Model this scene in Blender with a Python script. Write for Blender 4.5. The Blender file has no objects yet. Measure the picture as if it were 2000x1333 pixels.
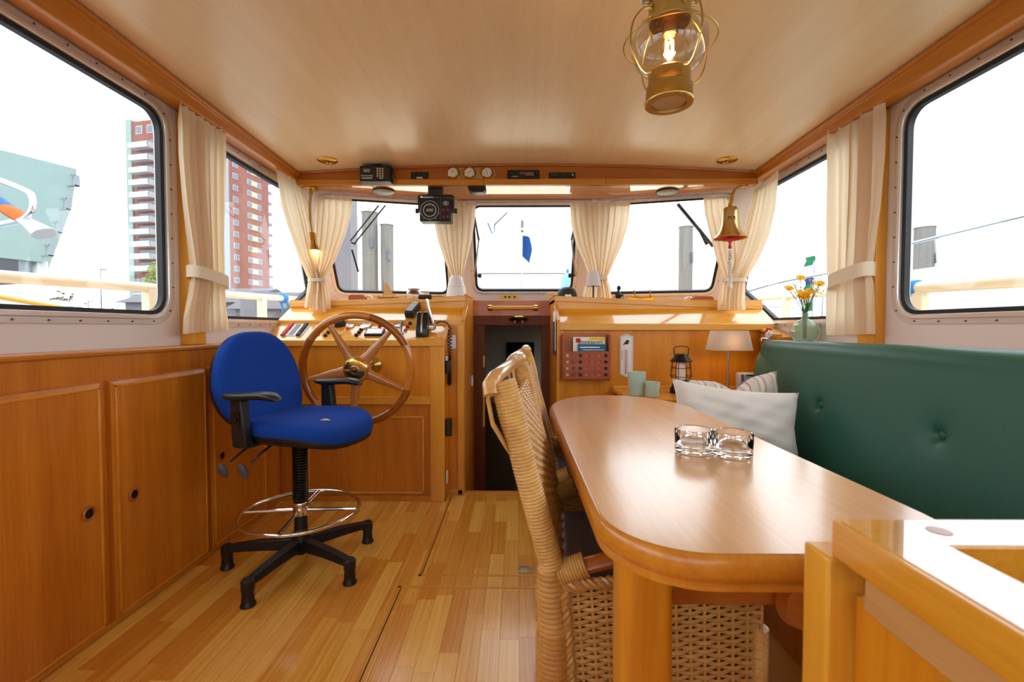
import bpy, bmesh, math, random
from mathutils import Vector, Matrix, geometry
random.seed(7)
sc = bpy.context.scene
COL = sc.collection
V = Vector
PI = math.pi
def R(d): return math.radians(d)
def lin(c):
    c = c / 255.0
    return c / 12.92 if c <= .04045 else ((c + .055) / 1.055) ** 2.4
def rgb(t): return (lin(t[0]), lin(t[1]), lin(t[2]), 1.0)

# ------------------------------------------------------------------ camera
cd = bpy.data.cameras.new('camera')
cd.sensor_width = 36.0
cd.lens = 16.0
cd.clip_start = .02
cd.clip_end = 600
cd.dof.use_dof = True
cd.dof.focus_distance = 2.2
cd.dof.aperture_fstop = 4.5
cam = bpy.data.objects.new('camera', cd)
COL.objects.link(cam)
cam.location = (0, 0, 1.08)
cam.rotation_euler = (R(90 - 1.675), 0, R(.516))
sc.camera = cam

# ------------------------------------------------------------------ sky
w = bpy.data.worlds.new('overcast_sky')
sc.world = w
w.use_nodes = True
nt = w.node_tree
nt.nodes.clear()
wo = nt.nodes.new('ShaderNodeOutputWorld')
wb = nt.nodes.new('ShaderNodeBackground')
wc = nt.nodes.new('ShaderNodeTexCoord')
wn = nt.nodes.new('ShaderNodeTexNoise')
wn.inputs['Scale'].default_value = 2.2
wn.inputs['Detail'].default_value = 5
wr = nt.nodes.new('ShaderNodeValToRGB')
wr.color_ramp.elements[0].position = .35
wr.color_ramp.elements[0].color = (.80, .86, .96, 1)
wr.color_ramp.elements[1].position = .65
wr.color_ramp.elements[1].color = (.97, .98, 1.0, 1)
wb.inputs['Strength'].default_value = 1.0
nt.links.new(wc.outputs['Generated'], wn.inputs['Vector'])
nt.links.new(wn.outputs['Fac'], wr.inputs['Fac'])
nt.links.new(wr.outputs['Color'], wb.inputs['Color'])
nt.links.new(wb.outputs['Background'], wo.inputs['Surface'])

# ------------------------------------------------------------------ exposure
vs = sc.view_settings
vs.view_transform = 'Standard'
vs.look = 'None'
vs.gamma = 1.0
vs.use_curve_mapping = False
vs.exposure = 1.92

# ------------------------------------------------------------------ materials
MATS = {}
def newmat(name):
    m = bpy.data.materials.new(name)
    m.use_nodes = True
    MATS[name] = m
    n = m.node_tree
    return m, n, n.nodes['Principled BSDF']
def mat(name, col, rough=.5, metal=0, coat=0, trans=0, ior=1.45, emit=None, es=0, bump=0, bscale=200, vary=0, sheen=0, spec=.5):
    m, n, p = newmat(name)
    p.inputs['Base Color'].default_value = rgb(col)
    p.inputs['Roughness'].default_value = rough
    p.inputs['Metallic'].default_value = metal
    p.inputs['Coat Weight'].default_value = coat
    p.inputs['Coat Roughness'].default_value = .08
    p.inputs['Transmission Weight'].default_value = trans
    p.inputs['IOR'].default_value = ior
    p.inputs['Specular IOR Level'].default_value = spec
    p.inputs['Sheen Weight'].default_value = sheen
    if emit:
        p.inputs['Emission Color'].default_value = rgb(emit)
        p.inputs['Emission Strength'].default_value = es
    if bump or vary:
        tc = n.nodes.new('ShaderNodeTexCoord')
        nz = n.nodes.new('ShaderNodeTexNoise')
        nz.inputs['Scale'].default_value = bscale
        nz.inputs['Detail'].default_value = 3
        n.links.new(tc.outputs['Object'], nz.inputs['Vector'])
        if bump:
            b = n.nodes.new('ShaderNodeBump')
            b.inputs['Strength'].default_value = bump
            b.inputs['Distance'].default_value = .002
            n.links.new(nz.outputs['Fac'], b.inputs['Height'])
            n.links.new(b.outputs['Normal'], p.inputs['Normal'])
        if vary:
            r = n.nodes.new('ShaderNodeValToRGB')
            c = rgb(col)
            r.color_ramp.elements[0].position = .3
            r.color_ramp.elements[1].position = .7
            r.color_ramp.elements[0].color = tuple(x * (1 - vary) for x in c[:3]) + (1,)
            r.color_ramp.elements[1].color = tuple(min(1, x * (1 + vary)) for x in c[:3]) + (1,)
            n.links.new(nz.outputs['Fac'], r.inputs['Fac'])
            n.links.new(r.outputs['Color'], p.inputs['Base Color'])
    return m
def wood(name, dark, light, axis='z', rough=.3, coat=.3, rand=0.0, fine=1.0, cr=.06, bump=.05, cior=1.5):
    m, n, p = newmat(name)
    tc = n.nodes.new('ShaderNodeTexCoord')
    mp = n.nodes.new('ShaderNodeMapping')
    s = {'x': (1.1, 22, 22), 'y': (22, 1.1, 22), 'z': (22, 22, 1.1)}[axis]
    mp.inputs['Scale'].default_value = s
    oi = n.nodes.new('ShaderNodeObjectInfo')
    add = n.nodes.new('ShaderNodeVectorMath')
    add.operation = 'MULTIPLY_ADD'
    add.inputs[1].default_value = (37, 53, 71)
    n.links.new(oi.outputs['Random'], add.inputs[0])
    n.links.new(tc.outputs['Object'], mp.inputs['Vector'])
    n.links.new(mp.outputs['Vector'], add.inputs[2])
    n1 = n.nodes.new('ShaderNodeTexNoise')
    n1.inputs['Scale'].default_value = .55
    n1.inputs['Detail'].default_value = 4
    n1.inputs['Distortion'].default_value = .6
    n2 = n.nodes.new('ShaderNodeTexNoise')
    n2.inputs['Scale'].default_value = 6.0 * fine
    n2.inputs['Detail'].default_value = 3
    n.links.new(add.outputs[0], n1.inputs['Vector'])
    n.links.new(add.outputs[0], n2.inputs['Vector'])
    mx = n.nodes.new('ShaderNodeMix')
    mx.data_type = 'FLOAT'
    mx.inputs[0].default_value = .38
    n.links.new(n1.outputs['Fac'], mx.inputs[2])
    n.links.new(n2.outputs['Fac'], mx.inputs[3])
    fac = mx.outputs[0]
    if rand:
        ma = n.nodes.new('ShaderNodeMath')
        ma.operation = 'MULTIPLY_ADD'
        ma.inputs[1].default_value = rand
        n.links.new(oi.outputs['Random'], ma.inputs[0])
        ms = n.nodes.new('ShaderNodeMath')
        ms.operation = 'SUBTRACT'
        ms.inputs[1].default_value = rand / 2
        n.links.new(fac, ms.inputs[0])
        n.links.new(ms.outputs[0], ma.inputs[2])
        fac = ma.outputs[0]
    r = n.nodes.new('ShaderNodeValToRGB')
    r.color_ramp.elements[0].position = .30
    r.color_ramp.elements[1].position = .70
    r.color_ramp.elements[0].color = rgb(dark)
    r.color_ramp.elements[1].color = rgb(light)
    n.links.new(fac, r.inputs['Fac'])
    n.links.new(r.outputs['Color'], p.inputs['Base Color'])
    if bump:
        b = n.nodes.new('ShaderNodeBump')
        b.inputs['Strength'].default_value = bump
        b.inputs['Distance'].default_value = .002
        n.links.new(n2.outputs['Fac'], b.inputs['Height'])
        n.links.new(b.outputs['Normal'], p.inputs['Normal'])
    p.inputs['Roughness'].default_value = rough
    p.inputs['Coat Weight'].default_value = coat
    p.inputs['Coat Roughness'].default_value = cr
    p.inputs['Coat IOR'].default_value = cior
    return m
def thin_glass(name, tint=(1, 1, 1), rough=0.0, f0=.03, f1=.45):
    """flat pane: clear, with a little mirror that grows towards grazing angles"""
    m, n, p = newmat(name)
    n.nodes.remove(p)
    out = n.nodes['Material Output']
    t = n.nodes.new('ShaderNodeBsdfTransparent')
    t.inputs['Color'].default_value = (*tint, 1)
    g = n.nodes.new('ShaderNodeBsdfGlossy')
    g.inputs['Roughness'].default_value = rough
    lw = n.nodes.new('ShaderNodeLayerWeight')
    lw.inputs['Blend'].default_value = .5
    pw_ = n.nodes.new('ShaderNodeMath'); pw_.operation = 'POWER'; pw_.inputs[1].default_value = 5
    n.links.new(lw.outputs['Facing'], pw_.inputs[0])
    f = n.nodes.new('ShaderNodeMath'); f.operation = 'MULTIPLY_ADD'; f.inputs[1].default_value = f1; f.inputs[2].default_value = f0
    n.links.new(pw_.outputs[0], f.inputs[0])
    mx = n.nodes.new('ShaderNodeMixShader')
    n.links.new(f.outputs[0], mx.inputs[0])
    n.links.new(t.outputs[0], mx.inputs[1])
    n.links.new(g.outputs[0], mx.inputs[2])
    n.links.new(mx.outputs[0], out.inputs['Surface'])
    return m
def cloth(name, col, transl=.4, stripes=None):
    m, n, p = newmat(name)
    n.nodes.remove(p)
    out = n.nodes['Material Output']
    d = n.nodes.new('ShaderNodeBsdfDiffuse')
    t = n.nodes.new('ShaderNodeBsdfTranslucent')
    d.inputs['Color'].default_value = rgb(col)
    t.inputs['Color'].default_value = rgb(col)
    tc = n.nodes.new('ShaderNodeTexCoord')
    nz = n.nodes.new('ShaderNodeTexNoise')
    nz.inputs['Scale'].default_value = 500
    b = n.nodes.new('ShaderNodeBump')
    b.inputs['Strength'].default_value = .25
    b.inputs['Distance'].default_value = .001
    n.links.new(tc.outputs['Object'], nz.inputs['Vector'])
    n.links.new(nz.outputs['Fac'], b.inputs['Height'])
    n.links.new(b.outputs['Normal'], d.inputs['Normal'])
    mx = n.nodes.new('ShaderNodeMixShader')
    mx.inputs[0].default_value = transl
    n.links.new(d.outputs[0], mx.inputs[1])
    n.links.new(t.outputs[0], mx.inputs[2])
    n.links.new(mx.outputs[0], out.inputs['Surface'])
    return m
def stripes(name, base, cols, axis=0, freq=30.0):
    """woven stripes across one object axis"""
    m, n, p = newmat(name)
    tc = n.nodes.new('ShaderNodeTexCoord')
    sx = n.nodes.new('ShaderNodeSeparateXYZ')
    n.links.new(tc.outputs['Object'], sx.inputs[0])
    a = n.nodes.new('ShaderNodeMath'); a.operation = 'MULTIPLY'; a.inputs[1].default_value = freq
    n.links.new(sx.outputs[axis], a.inputs[0])
    f = n.nodes.new('ShaderNodeMath'); f.operation = 'FRACT'
    n.links.new(a.outputs[0], f.inputs[0])
    r = n.nodes.new('ShaderNodeValToRGB')
    r.color_ramp.interpolation = 'CONSTANT'
    els = r.color_ramp.elements
    els[0].position = 0; els[0].color = rgb(base)
    els[1].position = .16; els[1].color = rgb(cols[0])
    pos = .22
    for i, c in enumerate([base] + [x for c in cols[1:] for x in (c, base)]):
        e = els.new(pos); e.color = rgb(c); pos += .14 if c == base else .07
    n.links.new(f.outputs[0], r.inputs['Fac'])
    n.links.new(r.outputs['Color'], p.inputs['Base Color'])
    p.inputs['Roughness'].default_value = .9
    return m

cab = wood('cabinet_wood', (178, 98, 18), (214, 134, 38), 'z', .32, .12)
cab_y = wood('cabinet_wood_lengthwise', (182, 106, 22), (216, 144, 46), 'y', .3, .15)
con = wood('console_wood', (199, 115, 12), (229, 155, 34), 'z', .32, .12)
con_x = wood('console_wood_crosswise', (207, 127, 22), (235, 170, 52), 'x', .3, .2)
panelw = wood('lacquered_panel_wood', (219, 142, 28), (241, 174, 52), 'x', .16, .8, cr=.03, cior=1.8)
edge_x = wood('edge_wood_x', (209, 136, 36), (235, 176, 66), 'x', .3, .25)
edge_y = wood('edge_wood_y', (203, 123, 26), (231, 164, 52), 'y', .3, .25)
edge_z = wood('edge_wood_z', (211, 136, 30), (239, 176, 58), 'z', .3, .2)
trimw = wood('trim_wood', (180, 102, 10), (216, 140, 30), 'y', .3, .2)
overw = wood('overhead_wood', (169, 89, 14), (201, 119, 26), 'x', .3, .2)
overl = wood('overhead_light_wood', (199, 123, 28), (225, 155, 50), 'x', .3, .25)
soffit = wood('soffit_lacquer', (199, 123, 34), (219, 146, 48), 'x', .1, 1.0, cr=.03, bump=0)
mahog = wood('mahogany', (150, 76, 18), (184, 102, 34), 'x', .3, .2)
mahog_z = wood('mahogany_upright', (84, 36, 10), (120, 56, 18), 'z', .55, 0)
plank = wood('floor_plank', (214, 138, 40), (252, 202, 98), 'y', .26, .3, rand=.34, cr=.12, bump=.08, fine=.6)
floorw = wood('floor_wood', (216, 146, 46), (242, 184, 78), 'y', .28, .3, cr=.1)
tablew = wood('table_wood', (208, 150, 88), (228, 176, 114), 'y', .3, .8, cr=.17, cior=1.8)
table_edge = wood('table_edge_wood', (193, 112, 24), (223, 151, 48), 'y', .28, .3)
table_leg = wood('table_leg_wood', (199, 121, 20), (229, 157, 42), 'z', .3, .2)
wheelw = wood('wheel_wood', (144, 76, 14), (196, 120, 40), 'x', .16, .6, rand=.6)
spokew = wood('spoke_wood', (163, 97, 44), (199, 136, 72), 'x', .2, .5)
ashw = wood('ash_wood', (189, 136, 78), (211, 166, 104), 'y', .35, .2)
slabw = wood('slab_wood', (203, 129, 22), (235, 170, 52), 'y', .25, .4)
slabtop = wood('slab_gloss_top', (209, 144, 50), (235, 181, 84), 'x', .12, 1.0, cr=.02, bump=.0, cior=2.2)
rackw = wood('rack_wood', (140, 58, 20), (176, 84, 34), 'x', .4, .1)
ceilm = wood('ceiling_laminate', (236, 210, 168), (246, 226, 190), 'y', .28, .2, cr=.25, bump=.02)
wallp = mat('wall_paint', (230, 222, 220), .5)
framep = mat('window_surround_paint', (226, 214, 208), .4)
alu = mat('aluminium', (216, 212, 210), .25, .35)
bright_alu = mat('bright_aluminium', (232, 230, 230), .18, .5)
seal = mat('black_rubber', (26, 27, 30), .5)
pane_m = thin_glass('window_glass', (.97, .985, .98))
screwm = mat('screw_steel', (110, 104, 98), .35, 1.0)
dark = mat('dark_void', (20, 14, 10), .9)
brass = mat('brass', (216, 176, 92), .18, 1.0)
brass_old = mat('aged_brass', (190, 160, 92), .3, 1.0, bump=.1, bscale=60)
chrome = mat('chrome', (224, 224, 228), .08, 1.0)
steel = mat('brushed_steel', (180, 182, 186), .3, 1.0)
blackp = mat('black_plastic', (28, 28, 30), .4)
blackg = mat('black_gloss', (16, 16, 18), .18, coat=.4)
greyp = mat('grey_plastic', (96, 104, 116), .35)
whitep = mat('white_plastic', (232, 230, 226), .4)
cream = mat('cream_paint', (236, 226, 196), .35)
bluef = mat('blue_upholstery', (20, 66, 162), .85, bump=.35, bscale=900, vary=.12, spec=.2)
greenv = mat('green_vinyl', (44, 98, 84), .4, bump=.3, bscale=260, vary=.08)
curtain_m = cloth('curtain_cloth', (250, 234, 206), .45)
tie_m = cloth('tieback_cloth', (250, 238, 216), .25)
white_cl = mat('white_cotton', (232, 228, 222), .95, bump=.25, bscale=500)
rattan = wood('rattan', (186, 132, 60), (228, 184, 108), 'y', .38, .2, fine=.6)
rattan_d = wood('rattan_weave', (176, 118, 50), (218, 166, 90), 'x', .42, .15)
rattan_g = wood('bamboo', (196, 140, 74), (226, 182, 118), 'y', .2, .5)
greyc = mat('grey_cushion', (116, 106, 104), .9, bump=.3, bscale=700)
clear = mat('clear_glass', (255, 255, 255), 0, trans=1, ior=1.46)
frost = mat('frosted_green_glass', (206, 226, 212), .5, trans=.35, ior=1.2)
greeng = mat('green_glass', (222, 242, 226), .12, trans=.85, ior=1.18)
red = mat('red_paint', (196, 26, 34), .35)
yellow = mat('yellow_sticker', (240, 196, 32), .5)
orange = mat('orange_plastic', (236, 110, 24), .4)
bluep = mat('blue_rope', (30, 132, 200), .7)
ropew = mat('white_rope', (224, 214, 204), .85)
paper = mat('white_paper', (236, 234, 228), .7)
ink = mat('black_ink', (34, 32, 36), .6)
shade_m = cloth('linen_shade', (176, 166, 160), .3)
shade_w = cloth('white_shade', (238, 236, 236), .3)
bulb_m = mat('bulb_glow', (255, 190, 90), .4, emit=(255, 176, 76), es=26)
spot_m = mat('spot_glow', (255, 236, 200), .4, emit=(255, 222, 160), es=7)
candle_m = mat('candle_wax', (240, 226, 214), .5)
lampblack = mat('lantern_metal', (38, 34, 34), .4, .6)
stem_m = mat('stem_green', (64, 104, 44), .6)
petal_m = mat('petal_yellow', (248, 186, 20), .6)
bud_m = mat('bud_white', (232, 226, 170), .7)

# ------------------------------------------------------------------ mesh helpers
def uvw(N):
    N = V(N).normalized()
    a = V((0, 0, 1)) if abs(N.z) < .9 else V((1, 0, 0))
    U = N.cross(a).normalized()
    return U, N.cross(U).normalized(), N
class MB:
    def __init__(s): s.v = []; s.f = []
    def add(s, vs, fs):
        o = len(s.v)
        s.v += [tuple(v) for v in vs]
        s.f += [tuple(i + o for i in f) for f in fs]
        return s
    def box(s, x0, x1, y0, y1, z0, z1):
        vs = [(x, y, z) for z in (z0, z1) for y in (y0, y1) for x in (x0, x1)]
        return s.add(vs, [(0, 2, 3, 1), (4, 5, 7, 6), (0, 1, 5, 4), (2, 6, 7, 3), (0, 4, 6, 2), (1, 3, 7, 5)])
    def obox(s, c, size, M=None):
        h = [x / 2 for x in size]
        vs = [V((x, y, z)) for z in (-h[2], h[2]) for y in (-h[1], h[1]) for x in (-h[0], h[0])]
        M = M or Matrix.Identity(3)
        return s.add([M @ v + V(c) for v in vs], [(0, 2, 3, 1), (4, 5, 7, 6), (0, 1, 5, 4), (2, 6, 7, 3), (0, 4, 6, 2), (1, 3, 7, 5)])
    def rings(s, rs, cap=True, closed_u=True, loop=False):
        n = len(rs[0]); vs = [p for r in rs for p in r]; fs = []
        m = len(rs)
        for i in range(m if loop else m - 1):
            for j in range(n if closed_u else n - 1):
                a = i * n + j; b = i * n + (j + 1) % n
                k = ((i + 1) % m) * n
                fs.append((a, b, k + (j + 1) % n, k + j))
        if cap and not loop and closed_u:
            fs.append(tuple(range(n - 1, -1, -1)))
            fs.append(tuple((m - 1) * n + j for j in range(n)))
        return s.add(vs, fs)
    def tube(s, pts, r, n=8, cap=True, loop=False, flat=1.0):
        pts = [V(p) for p in pts]; m = len(pts); rs = []
        prevU = None
        for i, p in enumerate(pts):
            if loop: t = pts[(i + 1) % m] - pts[i - 1]
            else: t = pts[min(i + 1, m - 1)] - pts[max(i - 1, 0)]
            t.normalize()
            if prevU is None: U = uvw(t)[0]
            else:
                U = prevU - t * prevU.dot(t)
                U = U.normalized() if U.length > 1e-6 else uvw(t)[0]
            prevU = U
            W = t.cross(U)
            rr = r(i / (m - 1 if m > 1 else 1)) if callable(r) else (r[i] if isinstance(r, (list, tuple)) else r)
            rs.append([p + (U * math.cos(2 * PI * k / n) + W * math.sin(2 * PI * k / n) * flat) * rr for k in range(n)])
        return s.rings(rs, cap, True, loop)
    def cyl(s, p0, p1, r0, r1=None, n=16):
        return s.tube([p0, p1], [r0, r0 if r1 is None else r1], n)
    def lathe(s, prof, c=(0, 0, 0), axis=(0, 0, 1), n=24, cap=True):
        U, W, N = uvw(axis)
        rs = [[V(c) + N * z + (U * math.cos(2 * PI * k / n) + W * math.sin(2 * PI * k / n)) * max(r, 1e-5) for k in range(n)] for r, z in prof]
        return s.rings(rs, cap)
    def sphere(s, c, r, n=12, m=8, sc=(1, 1, 1)):
        rs = []
        for i in range(m + 1):
            a = PI * i / m
            rs.append([V((c[0] + math.sin(a) * math.cos(2 * PI * k / n) * r * sc[0], c[1] + math.sin(a) * math.sin(2 * PI * k / n) * r * sc[1], c[2] - math.cos(a) * r * sc[2])) for k in range(n)])
        return s.rings(rs, False)
    def grid(s, fn, nu, nv):
        vs = [fn(i / nu, j / nv) for j in range(nv + 1) for i in range(nu + 1)]
        fs = [(j * (nu + 1) + i, j * (nu + 1) + i + 1, (j + 1) * (nu + 1) + i + 1, (j + 1) * (nu + 1) + i) for j in range(nv) for i in range(nu)]
        return s.add(vs, fs)
    def plate(s, outer, holes, fn, d0, d1):
        """flat plate with holes: 2-D loops mapped by fn(u,v,d)"""
        loops = [outer] + list(holes)
        flat = [p for l in loops for p in l]
        tris = geometry.tessellate_polygon([[V((p[0], p[1], 0)) for p in l] for l in loops])
        n = len(flat)
        vs = [fn(p[0], p[1], d0) for p in flat] + [fn(p[0], p[1], d1) for p in flat]
        fs = [tuple(t) for t in tris] + [tuple(i + n for i in reversed(t)) for t in tris]
        o = 0
        for l in loops:
            k = len(l)
            for i in range(k):
                a, b = o + i, o + (i + 1) % k
                fs.append((a, b, b + n, a + n))
            o += k
        return s.add(vs, fs)
    def xf(s, M):
        s.v = [tuple(M @ V(p)) for p in s.v]
        return s
    def build(s, name, m, parent=None, smooth=40, bevel=0, local=False, seg=2, kind=None):
        me = bpy.data.meshes.new(name)
        off = V((0, 0, 0))
        o = bpy.data.objects.new(name, me)
        if parent is not None:
            if not local: off = WL.get(parent.name, V((0, 0, 0)))
        elif not local:
            xs = [p[0] for p in s.v]; ys = [p[1] for p in s.v]; zs = [p[2] for p in s.v]
            off = V(((min(xs) + max(xs)) / 2, (min(ys) + max(ys)) / 2, min(zs)))
            o.location = off
        me.from_pydata([tuple(V(p) - off) for p in s.v], [], s.f)
        bm = bmesh.new(); bm.from_mesh(me)
        bmesh.ops.recalc_face_normals(bm, faces=bm.faces)
        bm.to_mesh(me); bm.free()
        me.materials.append(m)
        if smooth:
            me.polygons.foreach_set('use_smooth', [True] * len(me.polygons))
            me.set_sharp_from_angle(angle=R(smooth))
        COL.objects.link(o)
        WL[o.name] = V(off)
        if parent is not None: o.parent = parent
        if bevel:
            b = o.modifiers.new('edge', 'BEVEL')
            b.width = bevel; b.segments = seg; b.limit_method = 'ANGLE'; b.angle_limit = R(40)
        if kind: o['kind'] = kind
        return o
WL = {}
def tag(o, label, cat, group=None):
    o['label'] = label; o['category'] = cat
    if group: o['group'] = group
    return o
def thing(name, label=None, cat=None, loc=(0, 0, 0), rotz=0, group=None, kind=None, rot=None):
    o = bpy.data.objects.new(name, None)
    o.empty_display_size = .05
    COL.objects.link(o)
    o.location = loc
    o.rotation_euler = rot if rot else (0, 0, rotz)
    WL[o.name] = V(loc)
    if label: o['label'] = label
    if cat: o['category'] = cat
    if group: o['group'] = group
    if kind: o['kind'] = kind
    return o
def dup(root, loc, rotz=None, label=None):
    r = root.copy(); COL.objects.link(r); r.location = loc
    if rotz is not None: r.rotation_euler = (0, 0, rotz)
    if label: r['label'] = label
    for ch in list(root.children):
        c = ch.copy(); COL.objects.link(c); c.parent = r
        for g in list(ch.children):
            d = g.copy(); COL.objects.link(d); d.parent = c
    return r
def struct(o, label=None):
    o['kind'] = 'structure'
    if label: o['label'] = label
    return o
def B(name, x0, x1, y0, y1, z0, z1, m, parent=None, bevel=.002, local=False):
    return MB().box(x0, x1, y0, y1, z0, z1).build(name, m, parent, bevel=bevel, local=local)
def text(body, size, M, m, parent, name='lettering', ext=.0006, align='CENTER', local=True):
    c = bpy.data.curves.new(name, 'FONT')
    c.body = body; c.size = size; c.extrude = ext; c.align_x = align; c.align_y = 'CENTER'
    c.resolution_u = 2
    t = bpy.data.objects.new(name, c)
    COL.objects.link(t)
    me = bpy.data.meshes.new_from_object(t)
    bpy.data.objects.remove(t); bpy.data.curves.remove(c)
    me.name = name
    off = V((0, 0, 0)) if local else WL.get(parent.name, V((0, 0, 0)))
    for v in me.vertices: v.co = M @ v.co - off
    me.materials.clear(); me.materials.append(m)
    o = bpy.data.objects.new(name, me)
    COL.objects.link(o); o.parent = parent
    return o
def face_cam(c, rx=90, rz=0):
    """matrix that turns flat lettering towards -Y at point c"""
    return Matrix.Translation(V(c)) @ Matrix.Rotation(R(rz), 4, 'Z') @ Matrix.Rotation(R(rx), 4, 'X')
def spline(pts, k=5):
    """smooth curve through the points"""
    pts = [V(p) for p in pts]; out = []
    for i in range(len(pts) - 1):
        a, b, c, d = pts[max(i - 1, 0)], pts[i], pts[i + 1], pts[min(i + 2, len(pts) - 1)]
        for j in range(k):
            t = j / k
            out.append(.5 * (2 * b + (c - a) * t + (2 * a - 5 * b + 4 * c - d) * t * t + (3 * b - a - 3 * c + d) * t ** 3))
    return out + [pts[-1]]
def inset(poly, d):
    """offset a counter-clockwise polygon outwards by d"""
    n = len(poly); out = []
    for i in range(n):
        p0, p1, p2 = V(poly[i - 1]), V(poly[i]), V(poly[(i + 1) % n])
        e0 = (p1 - p0).normalized(); e1 = (p2 - p1).normalized()
        n0 = V((e0.y, -e0.x)); n1 = V((e1.y, -e1.x))
        k = 1 + n0.dot(n1)
        out.append(tuple(p1 + (n0 + n1) * (d / k)))
    return out
def rpoly(poly, r, n=6):
    """round every corner of a polygon"""
    out = []; m = len(poly)
    for i in range(m):
        p0, p1, p2 = V(poly[i - 1]), V(poly[i]), V(poly[(i + 1) % m])
        a = (p0 - p1); b = (p2 - p1)
        ang = a.angle(b)
        rr = r[i] if isinstance(r, (list, tuple)) else r
        t = min(rr / math.tan(ang / 2), a.length * .48, b.length * .48)
        q0 = p1 + a.normalized() * t; q2 = p1 + b.normalized() * t
        for k in range(n + 1):
            s = k / n
            out.append(tuple(q0 * (1 - s) ** 2 + p1 * 2 * s * (1 - s) + q2 * s * s))
    return out
def pad(a, b, e, prof, warp=None, n=48):
    """cushion: superellipse rings; prof = list of (scale, z)"""
    mb = MB(); rs = []
    for s, z in prof:
        ring = []
        for k in range(n):
            t = 2 * PI * k / n
            c, si = math.cos(t), math.sin(t)
            p = V((a * s * math.copysign(abs(c) ** (2 / e), c), b * s * math.copysign(abs(si) ** (2 / e), si), z))
            ring.append(warp(p) if warp else p)
        rs.append(ring)
    return mb.rings(rs, True)
# ================================================================== SETTING
XL, XR = -1.56, 1.69          # inner faces of the side walls
YB = -1.6                     # aft wall
def ceil_z(x, y): return 2.205 - .0275 * y + .055 * (1 - ((x - .065) / 1.6) ** 2)

# ---- floor with parquet strips
floor = struct(B('floor', -1.9, 1.75, YB, 2.945, -.06, -.012, floorw, bevel=0), 'warm oak strip parquet floor of the saloon')
fl = floor
unit = bpy.data.meshes.new('plank')
_mb = MB().box(-.5, .5, -.5, .5, -.5, .5)
unit.from_pydata(_mb.v, [], _mb.f); unit.materials.append(plank)
PW = .0665
rows = 27
for i in range(rows):
    x = -1.452 + PW * (i + .5)
    y = .95 - random.uniform(0, .35)
    while y < 2.93:
        L = random.choice([.28, .36, .44, .52]) + random.uniform(-.03, .03)
        y0, y1 = max(y, .95), min(y + L, 2.93)
        y += L
        if y1 - y0 < .05: continue
        o = bpy.data.objects.new('plank', unit)
        o.scale = (PW - .0009, y1 - y0 - .0009, .012)
        o.location = V((x, (y0 + y1) / 2, -.006)) - WL['floor']
        COL.objects.link(o); o.parent = fl
# strips beyond the ones one can pick apart
B('outer_boards', -1.452 + PW * rows, 1.74, .95, 2.93, -.012, 0, floorw, fl, 0)
B('aft_boards', -1.46, 1.74, YB, .95, -.012, 0, floorw, fl, 0)
# hatch outlines
def hatch(name, x0, x1, y0, y1):
    g = .012
    B(name + '_frame', x0, x0 + g, y0, y1, -.002, .0022, edge_y, fl, 0)
    B(name + '_frame', x0, x1, y0, y0 + g, -.002, .0022, edge_x, fl, 0)
    B(name + '_frame', x0, x1, y1 - g, y1, -.002, .0022, edge_x, fl, 0)
    B(name + '_gap', x0 + g, x0 + g + .003, y0, y1, -.002, .0012, dark, fl, 0)
hatch('hatch', -.425, .42, 1.945, 2.90)
hatch('hatch', -.49, .42, .98, 1.865)
mb = MB().lathe([(.0, .0005), (.028, .0005), (.03, .0025), (.014, .003), (.013, .001), (0, .001)], (.037, 2.0, 0), n=20)
MB().box(.008, .068, 1.975, 2.022, 0, .0025).build('ring_plate', steel, fl, bevel=.001)
mb.build('ring_pull', brass_old, fl)
B('door_sill', -.36, .30, 2.925, 2.975, -.05, .004, edge_x, fl, .003)

# ---- ceiling
mb = MB()
mb.grid(lambda u, v: (-1.56 + 3.25 * u, YB + (3.12 - YB) * v, ceil_z(-1.56 + 3.25 * u, YB + (3.12 - YB) * v)), 24, 10)
mb.grid(lambda u, v: (-1.56 + 3.25 * u, YB + (3.12 - YB) * v, ceil_z(-1.56 + 3.25 * u, YB + (3.12 - YB) * v) + .05), 24, 10)
struct(mb.build('ceiling', ceilm), 'cream laminate ceiling with a slight camber')

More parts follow.
